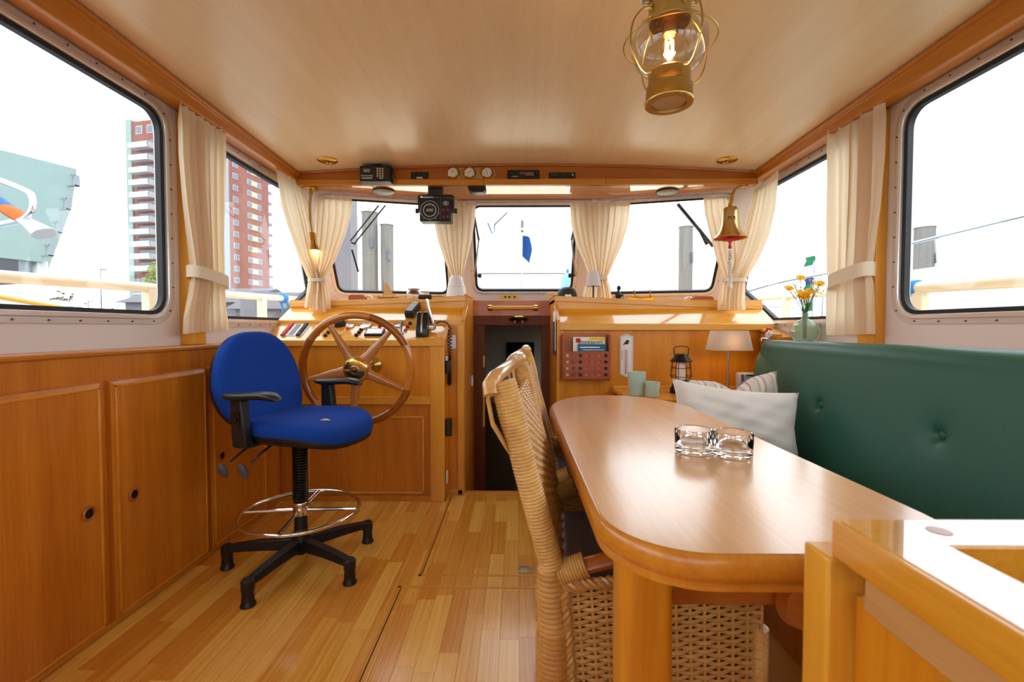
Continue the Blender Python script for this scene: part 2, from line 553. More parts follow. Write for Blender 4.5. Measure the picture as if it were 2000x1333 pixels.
# ---- side walls with window openings
REAR = [(.58, 1.149), (2.010, 1.149), (2.010, 2.016), (.58, 2.016)]
FRONT = [(2.24, 1.140), (2.995, 1.140), (3.435, 1.370), (3.21, 2.014), (2.24, 2.014)]
AFT = [(-1.35, 1.15), (.38, 1.15), (.38, 2.027), (-1.35, 2.027)]
def side_map(x0, sg):
    return lambda u, v, d: (x0 + sg * d, u, v)
wn = [0]
def window(fn, poly, rad, thick=.04, frame_w=.055, label=None, deep=.02):
    """aluminium framed pane with rubber seal"""
    wn[0] += 1
    w_ = thing('window_%d' % wn[0], kind='structure')
    if label: w_['label'] = label
    o2 = rpoly(inset(poly, frame_w), rad + frame_w); o1 = rpoly(inset(poly, .013), rad + .013)
    o15 = rpoly(inset(poly, .032), rad + .032)
    o0 = rpoly(inset(poly, -.004), rad - .004); ot = rpoly(inset(poly, .02), rad + .02)
    MB().plate(o2, [o15], fn, -.006, .002).build('frame', alu, w_, bevel=.0015)
    MB().plate(o15, [o1], fn, -.012, deep).build('inner_frame', bright_alu, w_, bevel=.007, seg=3)
    MB().plate(o1, [o0], fn, .0, deep + .008).build('seal', seal, w_, bevel=.003)
    MB().plate(ot, [], fn, deep + .003, deep + .007).build('pane', pane_m, w_, smooth=0)
    sb = MB()
    pr = rpoly(inset(poly, (frame_w + .032) / 2), rad + .041, 3)
    per = 0; step = .11; nxt = .05
    for i in range(len(pr)):
        a, b = V(pr[i]), V(pr[(i + 1) % len(pr)])
        L = (b - a).length
        while nxt < L:
            p = a + (b - a) * (nxt / L)
            c0 = V(fn(p.x, p.y, -.0095)); c1 = V(fn(p.x, p.y, 0))
            sb.cyl(c1, c0, .0045, .0035, 8)
            nxt += step
        nxt -= L
    sb.build('screw_row', screwm, w_, kind='stuff')
    return w_
for side, x0, sg in (('left', XL, -1), ('right', XR, 1)):
    fn = side_map(x0, sg)
    outer = [(YB, 1.0), (3.58, 1.0), (3.58, 1.30), (3.20, 2.09), (3.20, 2.26), (YB, 2.26)]
    MBw = MB().plate(outer, [rpoly(inset(p, .02), r + .02) for p, r in ((REAR, .085), (FRONT, .03), (AFT, .085))], fn, 0, .05)
    struct(MBw.build('wall_' + side, wallp), 'pale painted cabin side with window openings')
    s_ = 'helm' if side == 'left' else 'bench'
    window(fn, REAR, .085, label='large rounded aluminium framed side window on the %s side' % s_)
    window(fn, FRONT, .03, label='slanted forward side window beside the %s' % ('helm console' if side == 'left' else 'ship bell'))
    window(fn, AFT, .085, label='aft side window on the %s side' % s_)

# ---- windscreen, three raked flats
FRT = []
def wind_map(p_bot0, p_bot1, p_top0):
    O = V(p_bot0); U = (V(p_bot1) - O).normalized(); W = (V(p_top0) - O).normalized()
    N = W.cross(U).normalized()
    if N.y < 0: N = -N
    return lambda u, v, d: tuple(O + U * u + W * v + N * d)
b0, b1, b2, b3 = V((-1.59, 3.56, 1.20)), V((-.45, 3.845, 1.20)), V((.58, 3.845, 1.20)), V((1.72, 3.56, 1.20))
tdz = .89; rk = V((0, -.44, tdz)); hl = rk.length
wf = thing('wall_front', 'painted windscreen surround in three raked flats', kind='structure')
for (p, q, lo, hi, nm, lab) in ((b0, b1, .225, 1.06, 'a', 'raked windscreen pane above the helm console'), (b1, b2, .13, .90, 'b', 'middle windscreen pane above the companionway'), (b2, b3, .12, .95, 'c', 'raked windscreen pane beside the ship bell')):
    fn = wind_map(p, q, p + rk)
    L = (q - p).length
    z0 = .165 if nm != 'b' else .19
    v0 = z0 / tdz * hl; v1 = .79 / tdz * hl
    poly = [(lo, v0), (hi, v0), (hi, v1), (lo, v1)]
    MB().plate([(0, 0), (L, 0), (L, hl), (0, hl)], [rpoly(inset(poly, .02), .07)], fn, 0, .05).build('surround', framep, wf)
    window(fn, poly, .055, frame_w=.04, label=lab, deep=.015)
# struts and knobs of the opening middle pane
st = thing('window_stay', 'pair of steel stays with black knobs on the middle windscreen', 'window stay', (.065, 3.6, 1.42))
for sx in (-.335, .475):
    a = V((sx, 3.68, 1.50)); b = V((sx + (.045 if sx < 0 else -.045), 3.55, 1.76)); c = V((sx + (.02 if sx < 0 else -.02), 3.47, 1.92))
    MB().tube([a, b], .006).build('rod', steel, st)
    MB().tube([b, c], .009).build('sleeve', greyp, st)
    s2 = 1 if sx < 0 else -1
    MB().cyl(a + V((0, 0, 0)), a + V((s2 * .03, 0, 0)), .007).cyl(a + V((s2 * .03, 0, 0)), a + V((s2 * .055, 0, 0)), .017).build('knob', blackp, st)

# ---- ceiling trims
tn = [0]
def trim(mb, m, label, bevel=.004):
    tn[0] += 1
    return struct(mb.build('trim_%d' % tn[0], m, bevel=bevel), label)
for x0, x1, lab in ((-1.56, -1.47, 'helm'), (1.60, 1.69, 'bench')):
    sgn = 1 if x0 < 0 else -1
    xi = x1 if x0 < 0 else x0
    def ring(y):
        zt = ceil_z(xi, y) - .004
        p = [(0, 2.072), (0, zt - .022), (sgn * .012, zt - .016), (sgn * .016, zt), (-sgn * .085, zt), (-sgn * .085, 2.075), (-sgn * .02, 2.068)]
        return [V((xi + a, y, z)) for a, z in p]
    trim(MB().rings([ring(y) for y in (YB, 0, 1.5, 3.10)]), trimw, 'long oak ceiling trim above the %s side windows' % lab, .003)
for xa, xb, lab in ((XL, XL + .05, 'left'), (XR - .05, XR, 'right')):
    trim(MB().box(xa, xb, 2.10, 2.205, 1.0, 2.07), edge_z, 'oak mullion post between the side windows, %s' % ('helm side' if lab == 'left' else 'bench side'))

# ---- aft wall with glazed doors (behind the camera)
def aft_map(u, v, d): return (u, YB - d, v)
AW = [[(-1.38, 1.15), (-.5, 1.15), (-.5, 1.95), (-1.38, 1.95)], [(-.3, 1.15), (.42, 1.15), (.42, 1.95), (-.3, 1.95)], [(.62, 1.15), (1.5, 1.15), (1.5, 1.95), (.62, 1.95)]]
mb = MB().plate([(-1.9, -.06), (1.75, -.06), (1.75, 2.3), (-1.9, 2.3)], [rpoly(inset(p, .02), .07) for p in AW], aft_map, 0, .05)
struct(mb.build('wall_back', wallp), 'aft cabin wall with a glazed door')
for p in AW: window(aft_map, p, .05, label='aft glazing of the saloon')

# ---- overhead console along the windscreen
oc = thing('overhead_console', 'long oak overhead instrument shelf above the windscreen', 'overhead console', (.065, 3.08, 2.035))
def face_ring(x): 
    zt = ceil_z(x, 3.1)
    return [V((x, 3.085, 2.07)), V((x, 3.085, zt)), V((x, 3.11, zt)), V((x, 3.11, 2.07))]
MB().rings([face_ring(-1.47 + 3.07 * i / 20) for i in range(21)]).build('face_board', overw, oc, bevel=0)
def bead_ring(x):
    zt = ceil_z(x, 3.1)
    return [V((x, 3.072, zt - .014)), V((x, 3.066, zt)), V((x, 3.09, zt)), V((x, 3.09, zt - .014))]
MB().rings([bead_ring(-1.47 + 3.07 * i / 20) for i in range(21)]).build('top_bead', overw, oc)
B('lip_board', -1.47, -.22, 3.070, 3.10, 2.036, 2.076, overl, oc, .004)
B('lip_board', -.219, .60, 3.070, 3.10, 2.036, 2.076, overl, oc, .004)
B('lip_board', .601, 1.60, 3.070, 3.10, 2.036, 2.076, overl, oc, .004)
so = [(-1.43, 3.085), (1.56, 3.085), (1.60, 3.12), (1.58, 3.235), (.58, 3.445), (-.45, 3.445), (-1.45, 3.225), (-1.47, 3.12)]
MB().plate(so, [], lambda u, v, d: (u, v, 2.036 + d), 0, .012).build('underside', soffit, oc, bevel=.003)
MB().plate([(-1.5, 3.11), (1.63, 3.11), (1.66, 3.24), (.58, 3.46), (-.45, 3.46), (-1.53, 3.24)], [], lambda u, v, d: (u, v, 2.05 + d), 0, .2).build('carcass', overw, oc)
# curtain rail under it
for pts, nm in (([(-1.42, 3.235, 2.028), (-.47, 3.425, 2.028)], 1), ([(-.44, 3.43, 2.028), (.57, 3.43, 2.028)], 2), ([(.60, 3.425, 2.028), (1.55, 3.235, 2.028)], 3)):
    MB().tube(pts, .006, 8).build('curtain_rail', alu, oc)

# ---- left cabinets
def cupboard(y0, y1, d0, d1, hole, lab):
    c = thing('cupboard', lab, 'cupboard', (-1.6, (y0 + y1) / 2, 0), group='oak cupboards under the helm side windows')
    B('body', -1.85, -1.458, y0, y1, .0, .98, cab, c, .001)
    d = MB()
    t0, t1 = -1.458, -1.434
    d.rings([[V((t0, d0 - .012, .022)), V((t0, d1 + .006, .022)), V((t0, d1 + .006, .892)), V((t0, d0 - .012, .892))],
             [V((t1 - .006, d0 - .010, .026)), V((t1 - .006, d1 + .004, .026)), V((t1 - .006, d1 + .004, .888)), V((t1 - .006, d0 - .010, .888))],
             [V((t1, d0 + .006, .040)), V((t1, d1 - .008, .040)), V((t1, d1 - .008, .874)), V((t1, d0 + .006, .874))]])
    dd = d.build('door', cab, c, smooth=20)
    e = MB()
    e.box(t1 - .001, t1 + .003, d0 + .002, d1 - .004, .868, .876).box(t1 - .001, t1 + .003, d1 - .012, d1 - .004, .04, .874).box(t1 - .001, t1 + .003, d0 + .002, d0 + .010, .04, .874).box(t1 - .001, t1 + .003, d0 + .002, d1 - .004, .038, .046)
    e.build('edging', edge_y, dd, bevel=.001)
    hy, hz = hole
    MB().lathe([(.0165, -.004), (.0165, .006), (.021, .008), (.025, .005), (.0255, 0)], (t1, hy, hz), (1, 0, 0), 24, cap=False).build('finger_ring', mahog, dd)
    MB().lathe([(0, .0015), (.0168, .0015)], (t1, hy, hz), (1, 0, 0), 24, cap=False).build('finger_hole', dark, dd)
cupboard(.90, 1.582, .95, 1.553, (1.495, .456), 'oak cupboard whose finger hole sits at the far door edge, farthest from the blue chair')
cupboard(1.582, 2.108, 1.606, 2.083, (1.676, .455), 'oak cupboard with a scuffed door, between two other cupboards')
cupboard(2.108, 2.62, 2.128, 2.575, (2.185, .457), 'oak cupboard behind the blue chair, next to the helm console')
B('baseboard_left', -1.47, -1.452, .90, 2.79, 0, .02, cab_y, None, .002)['kind'] = 'structure'
tag(B('filler_panel', -1.85, -1.46, 2.62, 2.776, 0, .98, cab, None, .001), 'narrow oak filler panel between cupboards and helm console', 'panel')
tag(B('aft_panel', -1.85, -1.458, YB, .90, 0, .98, cab, None, .001), 'plain oak side panel aft of the cupboards', 'panel')
tag(MB().box(-1.86, -1.448, YB, 2.80, .98, 1.0).build('worktop', cab_y, None, bevel=.006), 'long narrow oak worktop over the cupboards', 'worktop')

# ---- helm console
hc = thing('helm_console', 'oak helm console with sloping instrument panels behind the steering wheel', 'console', (-.95, 2.95, 0))
def slope(mb, x0, x1, pts, th=.015):
    """board between two (y,z) points, th thick"""
    (ya, za), (yb, zb) = pts
    d = V((0, yb - ya, zb - za)).normalized(); nrm = V((0, -d.z, d.y))
    if nrm.z < 0: nrm = -nrm
    vs = []
    for x in (x0, x1):
        for (y, z) in ((ya, za), (yb, zb)):
            p = V((x, y, z)); vs += [p, p - nrm * th]
    return mb.add(vs, [(0, 2, 6, 4), (1, 5, 7, 3), (0, 1, 3, 2), (4, 6, 7, 5), (0, 4, 5, 1), (2, 3, 7, 6)])
B('upper_front', -1.555, -.53, 2.80, 2.82, .64, .985, con, hc, 0)
B('middle_rail', -1.555, -.53, 2.782, 2.82, .607, .653, edge_x, hc, .002)
B('lower_front', -1.555, -.53, 2.80, 2.82, .03, .61, cab, hc, 0)
MB().box(-1.29, -.575, 2.795, 2.81, .055, .525).build('access_panel', cab, hc, bevel=.003)
e = MB().box(-1.295, -.57, 2.788, 2.80, .522, .532).box(-1.295, -.57, 2.788, 2.80, .050, .060).box(-.58, -.57, 2.788, 2.80, .05, .53).box(-1.295, -1.285, 2.788, 2.80, .05, .53)
e.build('panel_moulding', edge_x, hc, bevel=.002)
B('plinth', -1.555, -.44, 2.792, 2.82, 0, .032, cab_y, hc, .002)
B('corner_stile', -.53, -.44, 2.785, 2.80, .0, .985, edge_z, hc, .003)
prof = [(2.79, 0), (2.79, .99), (2.985, 1.105), (2.985, 0)]
MB().plate(prof, [], lambda u, v, d: (-.46 + d, u, v), 0, .02).build('side_panel', con, hc, bevel=.001)
B('front_edge_board', -1.555, -.436, 2.778, 2.81, .966, 1.004, edge_x, hc, .004)
slope(MB(), -1.555, -.436, ((2.785, 1.004), (2.975, 1.112))).build('instrument_panel', panelw, hc, bevel=.001)
slope(MB(), -.458, -.432, ((2.779, 1.008), (2.98, 1.121)), .02).build('panel_edging', edge_y, hc, bevel=.003)
B('step_board', -1.555, -.345, 2.958, 2.99, 1.098, 1.130, edge_x, hc, .003)
slope(MB(), -1.555, -.345, ((2.962, 1.130), (3.135, 1.222))).build('upper_panel', panelw, hc, bevel=.001)
B('recess_strip', -1.555, -.345, 3.128, 3.14, 1.20, 1.27, con_x, hc, 0)
def fas(mb, x0, z0, x1, z1, h, y0, y1):
    vs = [V((x, y, z)) for (x, zt) in ((x0, z0), (x1, z1)) for y in (y0, y1) for z in (zt - h, zt)]
    return mb.add(vs, [(0, 1, 3, 2), (4, 6, 7, 5), (0, 4, 5, 1), (2, 3, 7, 6), (0, 2, 6, 4), (1, 5, 7, 3)])
fas(MB(), -1.555, 1.257, -.345, 1.299, .036, 3.118, 3.145).build('fascia', edge_x, hc, bevel=.003)
fas(MB(), -1.555, 1.245, -.345, 1.275, .02, 3.13, 3.80).build('shelf', con_x, hc, bevel=0)
B('recess_wall', -.47, -.345, 2.93, 2.95, 0, 1.10, con, hc, 0)
B('recess_edge', -.378, -.336, 2.915, 2.945, 0, 1.10, edge_z, hc, .003)
B('recess_foot', -.45, -.345, 2.915, 2.935, 0, .03, edge_x, hc, .003)
B('corner_block', -.44, -.345, 2.945, 2.99, 1.098, 1.130, edge_x, hc, .003)
# cheek beside the companionway
def cheek(xa, xb, m, par, edge):
    pr = [(2.93, -.75), (2.93, 1.128), (2.955, 1.14), (3.125, 1.235), (3.125, 1.30), (3.145, 1.302), (3.60, 1.302), (3.60, -.75)]
    MB().plate(pr, [], lambda u, v, d: (xa + d, u, v), 0, xb - xa).build('cheek_panel', m, par, bevel=.001)
    slope(MB(), xa - .003, xb + .003, ((2.925, 1.128), (3.12, 1.236)), .018).build('cheek_edging', edge, par, bevel=.003)
    B('cheek_cap', xa - .004, xb + .004, 3.11, 3.58, 1.298, 1.312, edge, par, .003)
cheek(-.350, -.332, con, hc, edge_y)

# ---- right console
rc = thing('chart_console', 'oak console with a glossy sloping top beside the companionway', 'console', (.95, 3.0, 0))
B('front_panel', .27, 1.665, 2.97, 2.99, 0, 1.07, con, rc, 0)
B('corner_stile', .262, .308, 2.955, 2.975, 0, 1.07, edge_z, rc, .003)
B('front_edge_board', .262, 1.665, 2.945, 2.985, 1.063, 1.106, edge_x, rc, .004)
slope(MB(), .262, 1.68, ((2.955, 1.106), (3.135, 1.212))).build('sloping_top', panelw, rc, bevel=.001)
B('recess_strip', .27, 1.68, 3.128, 3.14, 1.19, 1.27, con_x, rc, 0)
fas(MB(), .262, 1.298, 1.68, 1.238, .036, 3.118, 3.145).build('fascia', edge_x, rc, bevel=.003)
fas(MB(), .262, 1.274, 1.68, 1.23, .02, 3.13, 3.80).build('shelf', con_x, rc, bevel=0)
cheek(.262, .280, con, rc, edge_y)

# ---- companionway and the dark forward cabin
cw = thing('door_1', 'open companionway leading down to the dark forward cabin', kind='structure', loc=(-.03, 3.55, -.75))
B('header_board', -.332, .262, 3.54, 3.57, 1.172, 1.292, overw, cw, .002)
B('lintel', -.332, .262, 3.545, 3.62, 1.10, 1.172, mahog_z, cw, .002)
B('jamb', -.332, -.245, 3.57, 3.62, -.75, 1.12, mahog_z, cw, .003)
B('jamb', .20, .262, 3.57, 3.62, -.75, 1.12, mahog_z, cw, .003)
B('latch_strip', -.262, -.246, 3.566, 3.57, .3, .62, brass_old, cw, .001)
B('step', -.332, .262, 2.945, 3.2, -.28, -.25, dark, cw, .002)
B('sill_apron', -.332, .262, 2.945, 2.96, -.75, -.06, mahog_z, cw, 0)
B('door_hinge', -.258, -.245, 3.55, 3.57, .77, .86, brass_old, cw, .001)
cabw = mat('forward_cabin_paint', (206, 200, 192), .7)
cabd = mat('forward_cabin_olive', (112, 96, 66), .6)
fc = struct(MB().box(-1.2, 1.2, 3.62, 5.6, -.80, -.75).build('floor_forward', mat('cabin_sole', (86, 66, 52), .7), None), 'dark cabin sole below the companionway')
for nm, a in (('wall_forward', (-1.2, 1.2, 5.6, 5.65, -.8, 1.12)), ('wall_forward_port', (-1.25, -1.2, 3.62, 5.65, -.8, 1.12)), ('wall_forward_starboard', (1.2, 1.25, 3.62, 5.65, -.8, 1.12))):
    struct(MB().box(*a).build(nm, cabw), 'plain pale lining of the forward cabin')
for a, nm in (((-1.25, -.33, 3.60, 3.63, -.8, 1.2), 'wall_bulkhead_port'), ((.262, 1.25, 3.60, 3.63, -.8, 1.2), 'wall_bulkhead_starboard')):
    struct(MB().box(*a).build(nm, mahog_z), 'dark bulkhead beside the companionway')
ADDED_HATCH = [(.40, 4.50), (1.02, 4.50), (1.02, 5.12), (.40, 5.12)]  # roof opening added to let daylight into the forward cabin
struct(MB().plate([(-1.25, 3.62), (1.25, 3.62), (1.25, 5.65), (-1.25, 5.65)], [ADDED_HATCH], lambda u, v, d: (u, v, 1.12 + d), 0, .06).build('ceiling_forward', cabw), 'plain pale lining of the forward cabin')
fcup = thing('low_cupboard', 'olive low cupboard with two round knobs inside the forward cabin', 'cupboard', (-.2, 4.9, -.75))
B('body', -.75, -.02, 4.6, 5.2, -.75, .30, cabd, fcup, .003)
B('top', -.77, 0, 4.58, 5.22, .30, .33, wood('cupboard_top_wood', (150, 100, 60), (176, 124, 76), 'x', .4, .1), fcup, .003)
for x in (-.28, -.12): MB().sphere((x, 4.585, .15), .016).build('knob', brass_old, fcup)
tag(MB().box(-.12, .22, 5.57, 5.598, .60, .90).build('dark_picture', dark, None, bevel=.004), 'small dark framed picture on the forward cabin wall', 'picture')
hb = thing('grab_handle', 'wooden grab bar with brass ends on the companionway header', 'handle', (-.03, 3.53, 1.233))
MB().cyl((-.185, 3.505, 1.233), (.135, 3.505, 1.233), .0155).build('bar', edge_x, hb)
for x in (-.20, .15):
    MB().lathe([(.008, -.02), (.021, -.016), (.0235, 0), (.021, .016), (.006, .02)], (x, 3.505, 1.233), (1, 0, 0), 20).cyl((x, 3.505, 1.233), (x, 3.54, 1.233), .012).lathe([(.022, 0), (.022, .004)], (x, 3.536, 1.233), (0, 1, 0), 20).build('end_mount', brass, hb)
dl = thing('brass_door_light', 'small oval brass lamp under the companionway header', 'lamp', (.02, 3.53, 1.13))
MB().lathe([(.0, 0), (.075, .0), (.078, .006), (.06, .016), (.03, .022), (0, .024)], (.02, 3.535, 1.145), (0, -.35, -1), 28).build('body', brass, dl)
for x in (-.01, .05): MB().sphere((x, 3.518, 1.122), .012).build('lens', brass_old, dl)
sg = thing('yellow_sticker', 'small yellow sticker with three black symbols under the middle windscreen', 'sticker', (-.05, 3.79, 1.3))
MB().obox((-.055, 3.768, 1.335), (.155, .003, .03), Matrix.Rotation(R(-26), 3, 'X')).build('sheet', yellow, sg)
for i, x in enumerate((-.09, -.055, -.012)):
    (MB().lathe([(.009, 0), (.009, .002)], (x, 3.7665, 1.3345), (0, -.9, .44), 14) if i != 1 else MB().obox((x, 3.765, 1.334), (.022, .003, .013), Matrix.Rotation(R(-26), 3, 'X'))).build('symbol', ink, sg)
# ================================================================== FURNITURE
struct(MB().box(1.69, 1.75, YB, 3.60, -.06, 1.0).build('wall_starboard_lower', cab), 'lower oak lining behind the bench')

# ---- dining table
tb = thing('dining_table', 'oval oak dining table with a satin top between wicker chairs and green bench', 'table', (.435, 1.4, 0))
def oval(d=0.0):
    x0, x1, y0, y1 = .142 - d, .728 + d, .648 - d, 2.215 + d
    rf = (x1 - x0) / 2; rn = .155 + d
    cx = (x0 + x1) / 2; pts = []
    def arc(cx_, cy, rx, ry, a0, a1, n):
        for i in range(n + 1):
            a = R(a0 + (a1 - a0) * i / n); pts.append((cx_ + rx * math.cos(a), cy + ry * math.sin(a)))
    arc(x0 + rn, y0 + rn, rn, rn, 180, 270, 10)
    arc(x1 - rn, y0 + rn, rn, rn, 270, 360, 10)
    ryf = .36
    arc(cx, y1 - ryf, rf, ryf, 0, 180, 30)
    return pts
levels = [(-.008, .75), (-.002, .7485), (.0, .745), (.004, .738), (.004, .722), (.0, .714), (-.006, .710), (-.008, .706), (-.003, .703), (-.003, .697), (-.01, .694)]
mb = MB(); rs = [[V((p[0], p[1], z)) for p in oval(d)] for d, z in levels]
mb.rings(rs, True).build('edge_band', table_edge, tb, smooth=50)
MB().plate(oval(-.008), [], lambda u, v, d: (u, v, .7503 + d), 0, .0012).build('top', tablew, tb, smooth=20)
def leg(x0, x1, y0, y1):
    pts = rpoly([(x0, y0), (x1, y0), (x1, y1), (x0, y1)], .022, 5)
    MB().plate(pts, [], lambda u, v, d: (u, v, d), 0, .70).build('leg', table_leg, tb, smooth=30)
leg(.176, .262, .735, .83); leg(.60, .69, .735, .83); leg(.60, .69, 1.83, 1.93)
B('apron', .25, .62, .80, .825, .585, .70, mahog, tb, .003)
B('stretcher', .63, .67, .83, 1.83, .60, .66, mahog, tb, .003)
MB().lathe([(0, -.025), (.042, -.02), (.05, 0), (.042, .02), (0, .025)], (.505, .79, .60), (0, 1, 0), 20).build('knob', mahog, tb)

# ---- galley gate frame in the foreground
gf = thing('counter_frame', 'glossy open oak counter frame with a corner post in the near corner', 'counter', (.62, .2, 0))
zt = .85
outer = [(.378, -.42), (1.3, -.42), (1.3, .545), (.378, .545)]
hole = [(.456, -.36), (1.22, -.36), (1.22, .474), (.456, .474)]
MB().plate(rpoly(outer, .006, 2), [rpoly(hole, .006, 2)], lambda u, v, d: (u, v, zt - .043 + d), 0, .043).build('edge_frame', slabw, gf, bevel=.004)
MB().plate(rpoly(inset(outer, -.007), .004, 2), [rpoly(inset(hole, .003), .004, 2)], lambda u, v, d: (u, v, zt + d), 0, .0012).build('gloss_top', slabtop, gf, smooth=0)
B('skirt', .386, .406, -.4, .50, zt - .085, zt - .043, ashw, gf, .002)
B('skirt', .425, 1.29, .515, .535, zt - .085, zt - .043, ashw, gf, .002)
B('post', .372, .418, .538, .585, 0, zt - .045, edge_z, gf, .004)
B('panel', .40, .412, -.4, .53, 0, zt - .085, con, gf, .001)
B('inner_ledge', .456, 1.22, .47, .52, zt - .09, zt - .06, slabw, gf, .002)
MB().lathe([(.0, 0), (.012, 0), (.012, .0008), (0, .0008)], (.476, .510, zt + .001), n=16).build('dowel', mahog, gf)

# ---- bench
bn = thing('bench', 'dark green buttoned vinyl bench along the cabin side', 'bench', (1.2, 1.2, 0))
btn = [(2.098, .725), (1.502, .725), (.906, .725), (.31, .725)]
def back(u, v):
    y = -.25 + 2.965 * u
    # profile around: bottom front -> top -> back
    if v < .72:
        t = v / .72; z = .46 + .49 * t; x = 1.335 + .105 * t
        nx, nz = -.98, .2
    else:
        a = (v - .72) / .28 * PI * .75
        x = 1.49 - .05 * math.cos(a); z = .952 + .05 * math.sin(a)
        nx, nz = -math.cos(a), math.sin(a)
    puff = .012 * math.sin(PI * min(1, max(0, u))) ** .2
    e = min(u, 1 - u) * 2.965
    edge_r = max(0, 1 - e / .045) ** 2 * .05
    d = 0
    for by, bz in btn:
        rr = math.hypot(y - by, (z - bz) * 1.0)
        d += .024 * math.exp(-(rr / .018) ** 2) + .013 * math.exp(-(rr / .055) ** 2)
    if v >= .72: d = 0
    off = puff - edge_r - d
    return (x + nx * off, y - (edge_r * .2 if u > .5 else -edge_r * .2), z + nz * off)
mb = MB().grid(back, 330, 60)
mb.add([(1.53, 2.70, .46), (1.53, -.24, .46), (1.53, 2.70, .96), (1.53, -.24, .96), (1.36, 2.71, .46), (1.49, 2.71, .98)], [(0, 1, 3, 2), (0, 4, 5, 2)])
mb.build('backrest', greenv, bn, smooth=60)
MB().plate([(1.36, .46), (1.53, .46), (1.53, .95), (1.50, .985), (1.46, .98), (1.42, .90)], [], lambda u, v, d: (u, 2.66 + d, v), 0, .05).build('back_end', greenv, bn, bevel=.012, seg=3)
for by, bz in btn:
    MB().sphere((1.345 + .105 * (bz - .46) / .49 + .008, by, bz), .017, 14, 8, (.7, 1, 1)).build('button', greenv, bn)
MB().box(.84, 1.40, -.25, 2.44, .34, .455).build('seat_cushion', greenv, bn, bevel=.03, seg=4)
B('base', .90, 1.66, -.25, 2.44, 0, .335, cab, bn, .002)

# ---- ledge along the right wall behind the bench, shelf by the console
lg = thing('wall_ledge', 'oak ledge behind the green bench under the side window', 'ledge', (1.6, 1.2, 0))
B('top', 1.545, 1.685, YB + .02, 2.72, .972, .992, edge_y, lg, .003)
B('front', 1.555, 1.575, YB + .02, 2.71, .50, .972, cab, lg, .001)
B('end', 1.555, 1.685, 2.70, 2.715, .50, .972, con, lg, .001)
sh = thing('corner_shelf', 'low oak corner shelf holding candle glasses and lamps beside the bench', 'shelf', (1.1, 2.7, 0))
MB().plate([(.622, 2.46), (1.30, 2.46), (1.30, 2.725), (1.66, 2.725), (1.66, 2.955), (.622, 2.955)], [], lambda u, v, d: (u, v, .668 + d), 0, .022).build('top', con_x, sh, bevel=.003)
B('back_moulding', .63, 1.60, 2.94, 2.955, .69, .704, edge_x, sh, .002)
B('front', .64, 1.30, 2.48, 2.50, 0, .668, con, sh, .001)
B('side', .64, .655, 2.48, 2.95, 0, .668, mahog_z, sh, .001)
sp = thing('corner_cabinet', 'narrow oak corner cabinet between console and bench ledge', 'cabinet', (1.62, 2.8, .69))
B('side', 1.575, 1.595, 2.74, 2.944, .692, 1.04, con, sp, .001)
slope(MB(), 1.572, 1.688, ((2.735, 1.025), (2.944, 1.075)), .016).build('top', edge_x, sp, bevel=.002)
B('front', 1.595, 1.685, 2.74, 2.755, .692, 1.02, con, sp, .001)

